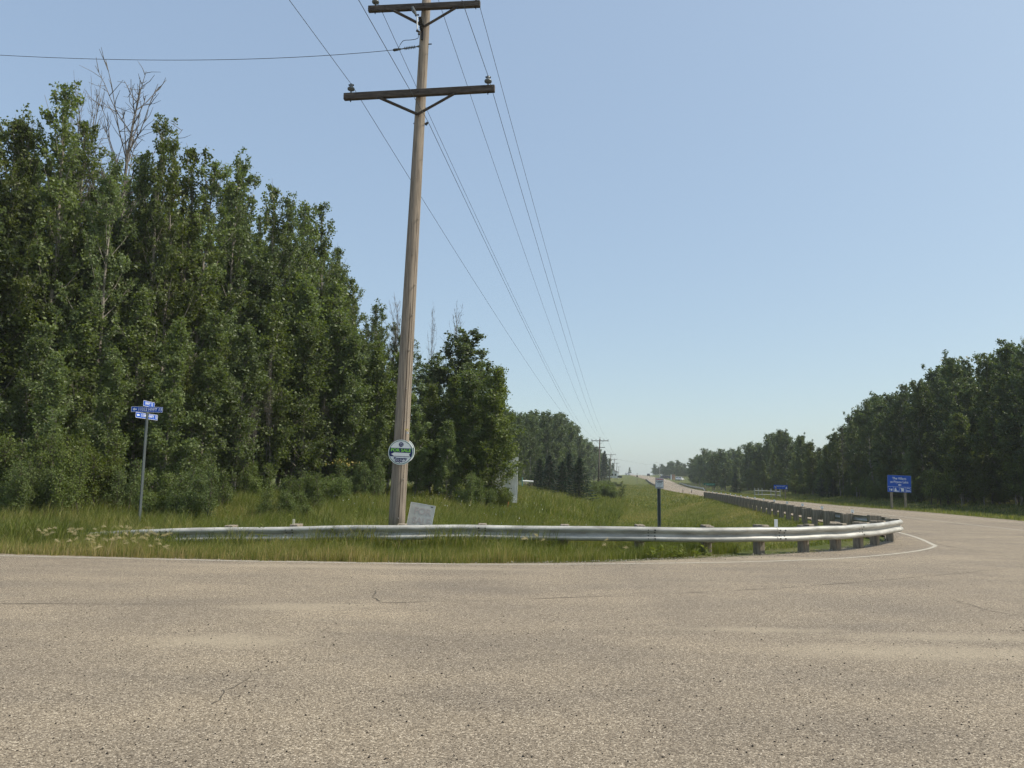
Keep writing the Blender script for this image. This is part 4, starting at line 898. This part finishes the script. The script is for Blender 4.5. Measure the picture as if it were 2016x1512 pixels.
# ------------------------------------------------------------------ signs and small things
def disc(n=40, r_=1.0): return [(r_ * math.cos(2 * math.pi * i / n), r_ * math.sin(2 * math.pi * i / n)) for i in range(n)]
def sale_sign(px, py, Y_, r_, yaw, label):
    c = at(px, py, Y_); o = thing('sale_sign', c, label, 'sign', 'round sale signs', rz=yaw); o.rotation_euler = (0, ROLL * .5 + .02, yaw)
    b = MB(); b.prism(disc(48, r_), -.004, .004, M_SIGNW); b.build('panel', o)
    ring_ = lambda ra, rb_, y, m, bb: bb.add([(ra * math.cos(2 * math.pi * i / 48), y, ra * math.sin(2 * math.pi * i / 48)) for i in range(48)] + [(rb_ * math.cos(2 * math.pi * i / 48), y, rb_ * math.sin(2 * math.pi * i / 48)) for i in range(48)], [[i, (i + 1) % 48, 48 + (i + 1) % 48, 48 + i] for i in range(48)], m)
    b = MB(); ring_(r_ * .90, r_ * .945, -.0052, M_GREENS, b); b.build('border', o)
    def chord(z0, z1, R_): 
        p = [(math.cos(a) * R_, math.sin(a) * R_) for a in np.linspace(math.asin(z0 / R_), math.asin(z1 / R_), 8)]; return p + [(-x_, z) for x_, z in p[::-1]]
    b = MB(); b.prism(chord(-.345 * r_, .335 * r_, r_ * .90), -.0062, -.0042, M_NAVY); b.prism([(x_ * .19, z * .19 + .63 * r_) if False else (x_ * .19 * r_, z * .19 * r_ + .62 * r_) for x_, z in disc(24)], -.0062, -.0042, M_NAVY); b.build('navy_band', o)
    b = MB(); A_ = [(-.75, -.165), (-.52, -.025), (.78, -.03), (.66, -.165), (.76, -.31), (-.52, -.305)]; b.prism([(x_ * r_, z * r_) for x_, z in A_][::-1], -.0078, -.0064, M_SIGNW)
    for x_, z, w_, h_ in ((-.08, .66, .07, .05), (.07, .66, .055, .05), (.07, .545, .06, .05), (-.08, .545, .06, .02)): b.box((x_ * r_, -.007, z * r_), (w_ * r_, .0015, h_ * r_), M_SIGNW)
    b.box((.0, -.007, .70 * r_), (.16 * r_, .0012, .022 * r_), M_SIGNW, Matrix.Rotation(R(-42), 3, 'Y')); b.build('arrow_and_emblem', o)
    text('FOR SALE', .335 * r_, M_LIME, o, (0, -.0075, .155 * r_), sx_=1.12, bold=.012 * r_); text('Property', .26 * r_, M_NAVY, o, (-.0 * r_, -.0065, -.50 * r_), sx_=1.12, bold=.012 * r_); text('Guys', .26 * r_, M_NAVY, o, (-.13 * r_, -.0065, -.69 * r_), sx_=1.12, bold=.012 * r_); text('.com', .13 * r_, M_NAVY, o, (.30 * r_, -.0065, -.72 * r_)); return o
sale_sign(789, 890.5, YP - .225, .285, 0, 'round white FOR SALE sign nailed to the front of the utility pole')
sale_sign(796.5, 888, YP + .02, .27, R(38), 'round sale sign on the right side of the utility pole, mostly hidden behind the other')

M_CHAN = mat('dull_zinc_channel', (.085, .10, .10), .65, .0)
def plate(parent, name, c, w_, h_, m, yaw, tilt=0.0, border=None, th=.004):
    b = MB(); b.box((0, 0, 0), (w_, th, h_), m, None, 0)
    if border:
        for x_, z, a, d in ((0, h_ / 2 - .004, w_, .008), (0, -h_ / 2 + .004, w_, .008), (w_ / 2 - .004, 0, .008, h_), (-w_ / 2 + .004, 0, .008, h_)): b.box((x_, -th / 2 - .0015, z), (a, .002, d), border)
    o = b.build(name, parent, c); o.rotation_euler = (0, tilt, yaw); return o
def arrow_l(parent, x_, z, s, m, y=-.006):
    b = MB(); b.prism([(x_ - s, z), (x_ - s * .1, z + s * .75), (x_ - s * .1, z + s * .28), (x_ + s, z + s * .28), (x_ + s, z - s * .28), (x_ - s * .1, z - s * .28), (x_ - s * .1, z - s * .75)][::-1], y, y + .002, m); return b.build('arrow', parent)
YS = 20.6; bs = at(277, 992, YS); gz = float(ground(bs[0], YS)); tp = at(291, 800, YS)
sn = thing('street_name_sign', (bs[0], YS, gz), 'grey metal post with three blue street name plates before the left wood', 'street sign'); ls_ = Vector((bs[0], YS, gz))
b = MB(); e = Vector(tp) - ls_; b.tube([(0, 0, -.1), e], .040, M_CHAN, 4); b.build('post', sn)
p1 = plate(sn, 'name_plate', Vector(at(291, 806.5, YS)) - ls_ + Vector((0, -.05, 0)), .865, .148, M_BLUE, R(-2), .012, M_LETTER)
text('11032 HWY 13', .128, M_LETTER, p1, (.085, -.0045, 0), sx_=.80, bold=.001); arrow_l(p1, -.335, 0, .055, M_LETTER, -.0055)
p2 = plate(sn, 'name_plate', Vector(at(293.3, 795.8, YS)) - ls_, .60, .150, M_BLUE, R(88), .012, M_LETTER); text('HWY 13', .128, M_LETTER, p2, (0, -.0045, 0), sx_=.9, bold=.001)
p3 = plate(sn, 'name_plate', Vector(at(289, 819.4, YS)) - ls_, .865, .148, M_BLUE, R(77), .012, M_LETTER); text('11040 HWY 13', .128, M_LETTER, p3, (.085, -.0045, 0), sx_=.80, bold=.001); arrow_l(p3, -.335, 0, .055, M_LETTER, -.0055)

YW = 22.0; gW = at(1297, 960, YW); gz = float(ground(gW[0], YW)); ws = thing('warning_sign', (gW[0], YW, gz), 'small white warning sign with red heading on a grey channel post behind the guardrail', 'sign'); lw = Vector((gW[0], YW, gz))
b = MB(); hh = at(1297.5, 937, YW)[2] - gz
for x_, w_ in ((-.035, .03), (.035, .03)): b.box((x_, -.012, hh / 2 - .1), (w_, .006, hh + .1), M_CHAN)
b.box((0, .012, hh / 2 - .1), (.045, .006, hh + .1), M_IRON); b.box((-.0205, 0, hh / 2 - .1), (.004, .018, hh + .1), M_CHAN); b.box((.0205, 0, hh / 2 - .1), (.004, .018, hh + .1), M_CHAN); b.build('post', ws)
c = Vector(at(1298, 951, YW)) - lw; pw = plate(ws, 'panel', c + Vector((0, -.022, 0)), .235, .305, M_SIGNW, R(-3), .0, mat('grey_edge', (.22, .22, .24), .6))
text('WARNING', .050, M_RED, pw, (0, -.0045, .105), sx_=.86, bold=.0014); text('NO TRESPASSING', .030, M_BLACK, pw, (0, -.0045, .052), sx_=.82, bold=.0016); text('OR DUMPING', .027, M_BLACK, pw, (.0, -.0045, .018), sx_=.8, bold=.0014)
for z, s in ((-.018, 'Trespassers will be'), (-.05, 'prosecuted'), (-.082, 'by law')): text(s, .023, M_IRON, pw, (0, -.0045, z))
b = MB(); b.box((0, -.0045, -.122), (.19, .002, .014), M_BLACK); b.build('footer_bar', pw)

# service club style blue sign across the highway
YV = 53.5; cv = at(1768, 952.5, YV); gz = float(ground(cv[0], YV)); vg = thing('tourist_sign', (cv[0], YV, gz), 'large blue sign reading The Village at Pigeon Lake on two wooden posts', 'sign'); lv = Vector((cv[0], YV, gz))
pv = plate(vg, 'panel', Vector(cv) - lv + Vector((0, -.17, 0)), 1.57, 1.17, M_BLUE, R(-6), .028, mat('silver_edge', (.30, .34, .42), .5), .02)
for s, z in (('The Village', .36), ('at Pigeon Lake', .12)): text(s, .225 if z > .3 else .22, M_LETTER, pv, (0, -.0125, z), sx_=.92, bold=.003)
arrow_l(pv, .02, -.08, .11, M_LETTER, -.015)
b = MB(); b.box((0, -.0115, -.215), (1.55, .002, .014), M_LETTER)
for x_ in (-.38, .0, .39): b.box((x_, -.0115, -.39), (.012, .002, .34), M_LETTER)
b.prism([(-.66, -.50), (-.67, -.32), (-.64, -.32), (-.64, -.50)], -.0135, -.0115, M_LETTER); b.prism([(-.60, -.36), (-.46, -.36), (-.49, -.50), (-.57, -.50)], -.0135, -.0115, M_LETTER); b.prism([(-.42, -.32), (-.43, -.50), (-.41, -.50)], -.0135, -.0115, M_LETTER)
b.prism([(-.34, -.52), (-.31, -.36), (-.26, -.26), (-.20, -.38), (-.18, -.48), (-.06, -.48), (-.04, -.54), (-.34, -.54)][::-1], -.0135, -.0115, M_LETTER)
b.prism([(.06, -.26), (.12, -.29), (.31, -.30), (.29, -.44), (.31, -.52), (.08, -.52), (.13, -.44)][::-1], -.0135, -.0115, M_LETTER)
b.prism([(.45, -.33), (.58, -.25), (.74, -.33), (.74, -.36), (.58, -.285), (.45, -.36)][::-1], -.0135, -.0115, M_LETTER); b.prism([(.46, -.40), (.49, -.40), (.50, -.44), (.73, -.44), (.73, -.54), (.70, -.54), (.70, -.50), (.49, -.50), (.49, -.54), (.46, -.54)][::-1], -.0135, -.0115, M_LETTER); b.build('pictograms', pv)
for px in (1754, 1781):
    q = at(px, 960, YV); b = MB(); h = cv[2] + .5 - gz; b.box((0, 0, h / 2 - .2), (.13, .13, h + .2), M_POST, None, .01); b.build('post', vg, Vector((q[0] - cv[0], 0, 0)))
def small_sign(px, py, Y_, w_, h_, m, yaw, label, name, lines=(), posts=(-.35, .35), pm=None, cat='sign'):
    c_ = at(px, py, Y_); g_ = float(ground(c_[0], Y_)); o = thing(name, (c_[0], Y_, g_), label, cat); l_ = Vector((c_[0], Y_, g_)); p = plate(o, 'panel', Vector(c_) - l_ + Vector((0, -.07, 0)), w_, h_, m, yaw, .015, None, .02)
    for s, z, sz, mm in lines: text(s, sz, mm, p, (0, -.012, z))
    for f in posts:
        b_ = MB(); hh_ = c_[2] - g_ + h_ * .4; b_.box((0, 0, hh_ / 2 - .2), (.09, .09, hh_ + .2), pm or M_POST); b_.build('post', o, Vector((f * w_, 0, 0)))
    return o, p
o, p = small_sign(1536.5, 958.8, 84, 1.45, .44, M_BLUE, R(-8), 'long narrow blue tourist sign under the trees by a pale trunk', 'tourist_sign', [('PIGEON LAKE', .08, .14, M_LETTER)])
arrow_l(p, -.58, .0, .08, M_LETTER, -.014); b = MB(); b.prism([(.50, -.17), (.59, .08), (.69, -.17)][::-1], -.014, -.0115, M_LETTER); b.build('tent_symbol', p)
small_sign(1396.5, 953.6, 150, 2.1, .44, M_GREENS, R(-8), 'long green road name board in front of dark trees', 'road_sign', [('Village Drive', 0, .3, mat('pale_green_ink', (.25, .45, .40), .5))])
small_sign(1302.5, 935.2, 400, .55, .6, M_SIGNW, 0, 'tiny white sign at the far right verge', 'road_sign', posts=(0,))
small_sign(1220, 938.6, 345, 2.0, .95, mat('dark_board', (.035, .045, .04), .7), R(-5), 'dark low board standing on the left verge near the hill top', 'notice_board')
small_sign(1216.5, 933.5, 360, .9, 1.3, M_SIGNW, R(5), 'pale upright sign beside the white building', 'notice_board', posts=(0,))
o, p = small_sign(1254.3, 937.5, 290, .55, .55, M_BLACK, 0, 'thin roadside post with two small dark plates at the road edge', 'road_sign', posts=(0,)); b = MB(); b.box((0, 0, .85), (.5, .02, .16), M_BLACK); b.box((0, .02, .45), (.06, .02, 1.0), M_POST); b.build('upper_plate', p)
for px, py, Yt, ds in ((1344.5, 966, 128, 'short weathered marker post left of the guardrail end'), (1361.5, 962.5, 124, 'short weathered marker post nearest the guardrail end')):
    q = at(px, py, Yt); g_ = float(ground(q[0], Yt)); b = MB(); b.box((0, 0, .30), (.12, .10, .7), M_POST, None, .015); b.box((0, -.056, .55), (.10, .01, .12), M_SIGNW); tag(b.build('marker_post', None, (q[0], Yt, g_)), ds, 'marker post', 'short marker posts')

# faded real estate board leaning at the pole
YB = 17.75; bc = at(818.5, 1015, YB); gz = float(ground(bc[0], YB)); fb = thing('sale_board', (bc[0], YB, gz), 'faded grey plastic board leaning askew beside the foot of the utility pole', 'sign'); fb.rotation_euler = (R(-7), .155, 0); l_ = Vector((bc[0], YB, gz))
hb = bc[2] - gz; pb = plate(fb, 'panel', Vector((0, 0, hb - .03)), .58, .62, M_BOARD, 0, 0, M_SIGNW, .012)
text('FOR', .21, M_PINK, pb, (.02, -.008, .13), bold=.006); text('SALE', .20, M_PINK, pb, (.03, -.008, -.09), bold=.006); b = MB(); b.box((.215, -.0085, .27), (.05, .002, .018), M_IRON); b.build('small_label', pb)

# white corrugated board in the bushes
YC = 37.3; ol = [(1021, 900), (984, 901), (983, 930), (972, 952), (969, 990), (1018, 990), (1019.5, 932)]
c0_ = at(1000, 995, YC); wb = thing('white_board', c0_, 'tall white ribbed board standing half hidden behind the leafy clump', 'board'); b = MB(); b.prism([(at(px, py, YC)[0] - c0_[0], at(px, py, YC)[2] - c0_[2]) for px, py in ol], -.02, .02, M_WHITE)
for px in (1002, 1006, 1010, 1014, 1018): z1 = at(px, 906 + max(0, 1008 - px) * 2, YC)[2] - c0_[2]; b.box((at(px, 950, YC)[0] - c0_[0], -.026, z1 / 2 + .3), (.03, .014, z1 - .6), M_WHITE)
b.build('panel', wb)
def stake(px, pyt, Y_, w_, m, label, name='marker_stake', lean=0.0):
    t_ = at(px, pyt, Y_); g_ = float(ground(t_[0], Y_)) - .05; b_ = MB(); h = t_[2] - g_; b_.box((0, 0, h / 2), (w_, .02, h), m, None, .003); o_ = b_.build(name, None, (t_[0], Y_, g_)); o_.rotation_euler = (0, lean, 0); return tag(o_, label, 'stake')
for px, py, Yt, wd_, m_ in ((578.5, 1022, 16.9, .05, mat('cream_stake', (.62, .58, .42), .6)), (1527.5, 1022.5, 17.1, .075, M_SIGNW)):
    q = at(px, py, Yt); b = MB(); b.box((0, 0, -.10), (wd_, .012, .20), m_, None, .002); b.build('reflector', GR, Vector(q) - gi)
stake(999.5, 988, 34, .04, M_ORANGE, 'thin orange stake in the grass below the white board', lean=.05)
q = at(1040, 951, 62); g_ = float(ground(q[0], 62)); M_TEAL = mat('teal_cap', (.22, .42, .36), .6); pg_ = thing('pipe_barrier', (q[0], 62, g_), 'low pale pipe barrier with a teal post left of the spruces', 'barrier'); zt = at(1040, 947.3, 62)[2] - g_
b = MB(); b.tube([(-.45, 0, zt), (.42, 0, zt - .03)], .075, M_WHITE, 10); b.build('rail', pg_); b = MB(); b.box((-.47, 0, zt - .05), (.09, .09, .7), M_TEAL); b.box((-.57, 0, zt), (.12, .06, .06), M_TEAL); b.build('post', pg_); b = MB(); b.box((.30, 0, zt - .2), (.09, .09, .35), M_POST); b.build('post', pg_)
# wooden fence under the right trees
q = at(1490, 966, 104); g_ = float(ground(q[0], 104)); fn = thing('rail_fence', (q[0], 104, g_), 'pale wooden rail fence in the shade under the right wood', 'fence'); M_FEN = mat('pale_fence_wood', (.30, .31, .29), .8)
for i in range(6):
    b = MB(); b.box((0, 0, .5), (.12, .1, 1.15), M_FEN); b.build('post', fn, (i * .62 - .3 if i < 3 else i * .75, i * .35, .1))
b = MB()
for z in (.35, .85): b.tube([(-.4, 0, z), (1.3, .5, z), (3.8, 1.75, z - .1)], .05, M_FEN, 6)
b.build('rail', fn)

# ------------------------------------------------------------------ vehicles and buildings far off
def car(x, y, z, yaw, paint, kind, label, group=None):
    o = thing('parked_car' if kind != 'moving' else 'car', (x, y, z), label, 'car', group, rz=yaw)
    prof = [(-2.2, .35), (-2.25, .75), (-2.1, .98), (-1.9, 1.02), (-1.65, 1.62), (-1.3, 1.70), (.35, 1.68), (1.05, 1.08), (2.0, .95), (2.25, .75), (2.25, .35)]
    b = MB(); n = len(prof); V = []
    for yy, s in ((-.92, 1), (-.80, 1), (.80, 1), (.92, 1)):
        for x_, zz in prof: V.append((x_, yy * (1 if zz < 1.1 else .84) if abs(yy) > .85 else yy * (1 if zz < 1.1 else .9), zz))
    Fs = [list(range(n))[::-1], [3 * n + i for i in range(n)]]
    for k2 in range(3):
        for i in range(n): Fs.append([k2 * n + i, k2 * n + (i + 1) % n, (k2 + 1) * n + (i + 1) % n, (k2 + 1) * n + i])
    b.add(V, Fs, paint); b.build('body', o)
    for s in (-1, 1):
        b = MB(); b.prism([(-1.55, 1.1), (-1.45, 1.52), (.3, 1.52), (.85, 1.1)][::-1], -.01, .01, M_GLASS); b.build('side_window', o, (0, s * .865, 0))
        for wx in (-1.35, 1.4):
            b = MB(); b.tube([(0, -.11, 0), (0, .11, 0)], .36, M_TYRE, 14); b.tube([(0, -.115, 0), (0, .115, 0)], .2, M_GALV, 10); b.build('wheel', o, (wx, s * .84, .36))
        b = MB(); b.box((0, 0, 0), (.05, .22, .28), M_LAMP); b.build('tail_light', o, (-2.19, s * .72, .86))
    b = MB(); b.box((0, 0, 0), (.03, 1.3, .42), M_GLASS, Matrix.Rotation(R(22), 3, 'Y')); b.build('rear_window', o, (-1.80, 0, 1.36))
    b = MB(); b.box((0, 0, 0), (.03, 1.3, .55), M_GLASS, Matrix.Rotation(R(-49), 3, 'Y')); b.build('windscreen', o, (.73, 0, 1.42)); return o
hd = math.atan2(150, 17)
q = at(1276.5, 937.5, 500); car(q[0], 500, float(rz(500)) + .02, R(82), M_CARD, 'moving', 'dark sport utility car driving up the hill on the far highway')
q = at(1308.5, 938, 400); car(q[0], 400, float(ground(q[0], 400)), R(10), M_CARD, 'p', 'dark long car parked on the right verge near the hill top'); q = at(1316, 938, 404); car(q[0], 404, float(ground(q[0], 404)), R(15), mat('navy_car_paint', (.02, .025, .07), .3), 'p', 'navy car parked behind the dark one at the right verge')
q = at(1334.5, 941, 372); car(q[0], 372, float(ground(q[0], 372)), R(70), M_CARW, 'p', 'left one of two white cars parked before the far right wood'); q = at(1340.5, 942, 368); car(q[0], 368, float(ground(q[0], 368)), R(60), M_CARW, 'p', 'right one of two white cars parked before the far right wood')
q = at(1236, 936, 600); car(q[0], 600, float(ground(q[0], 600)), R(5), M_CARW, 'p', 'white car parked left of the highway on the crest'); q = at(1242, 936, 596); car(q[0], 596, float(ground(q[0], 596)), R(30), M_CARW, 'p', 'second white car parked on the crest, nearer the road')
for px, m_, ds in ((1321.3, M_SIGNW, 'white post at the far lot entrance'), (1324.3, mat('salmon_post', (.42, .20, .15), .7), 'left salmon coloured post at the far lot entrance'), (1327.2, bpy.data.materials['salmon_post'], 'right salmon coloured post at the far lot entrance')):
    q = at(px, 935, 378); g_ = float(ground(q[0], 378)); b = MB(); h = q[2] - g_; b.box((0, 0, h / 2), (.45, .45, h), m_, None, .03); b.box((0, 0, h + .06), (.6, .6, .12), m_, None, .03); tag(b.build('gate_post', None, (q[0], 378, g_)), ds, 'post')
q = at(1298.6, 912.5, 400); g_ = float(ground(q[0], 400)); lp = thing('street_lamp', (q[0], 400, g_), 'thin tall grey lamp post behind the warning sign far off', 'lamp post'); h = q[2] - g_
b = MB(); b.tube([(0, 0, 0), (0, 0, h)], [.16, .09], M_GALV, 8); b.build('pole', lp); b = MB(); b.tube([(0, 0, h), (-.8, 0, h + .5), (-2.0, 0, h + .6)], .06, M_GALV, 6); b.build('arm', lp); b = MB(); b.box((-2.3, 0, h + .58), (.7, .25, .12), M_GALV, None, .03); b.build('lamp_head', lp)
def house(px, py, Y_, L, Wd, Hh, yaw, label):
    q_ = at(px, py, Y_); g2 = float(ground(q_[0], Y_)) - .1; o_ = thing('white_building', (q_[0], Y_, g2), label, 'building', rz=yaw); b_ = MB()
    b_.box((0, 0, Hh / 2), (L, Wd, Hh), M_WHITE); b_.prism([(-L / 2, Hh), (L / 2, Hh), (0, Hh + L * .22)], -Wd / 2 + .01, Wd / 2 - .01, M_WHITE); b_.build('wall', o_)
    b_ = MB(); 
    for s in (-1, 1): b_.add([(0, -Wd / 2 - .3, Hh + L * .22 + .1), (0, Wd / 2 + .3, Hh + L * .22 + .1), (s * (L / 2 + .3), Wd / 2 + .3, Hh - .08), (s * (L / 2 + .3), -Wd / 2 - .3, Hh - .08), (0, -Wd / 2 - .3, Hh + L * .22 + .28), (0, Wd / 2 + .3, Hh + L * .22 + .28), (s * (L / 2 + .3), Wd / 2 + .3, Hh + .1), (s * (L / 2 + .3), -Wd / 2 - .3, Hh + .1)], [[0, 1, 2, 3], [7, 6, 5, 4], [0, 3, 7, 4], [1, 5, 6, 2], [3, 2, 6, 7]], M_ROOF)
    b_.build('roof', o_)
    for x_ in (-L * .28, L * .05, L * .32): b_ = MB(); b_.box((x_, -Wd / 2 - .02, Hh * .55), (.9, .06, 1.0), M_GLASS); b_.build('window', o_)
house(1206, 935, 385, 5.5, 9, 2.9, R(-12), 'white gabled building half hidden by trees left of the hill top')

# ------------------------------------------------------------------ air
hz = bpy.data.materials.new('haze_air'); hz.use_nodes = True; t_ = hz.node_tree; t_.nodes.clear(); pvn = t_.nodes.new('ShaderNodeVolumePrincipled'); pvn.inputs['Density'].default_value = HAZE; pvn.inputs['Color'].default_value = (.70, .76, .80, 1); pvn.inputs['Anisotropy'].default_value = 0
on = t_.nodes.new('ShaderNodeOutputMaterial'); t_.links.new(pvn.outputs[0], on.inputs['Volume'])
try: hz.cycles.homogeneous_volume = True
except Exception: pass
if HAZE > 0:
    b = MB(); b.box((125, 605, 11), (1600, 1440, 40), hz); ob = b.build('haze'); tag(ob, 'thin pale summer haze in the air', 'haze', kind='stuff')
print('trees', tcount)
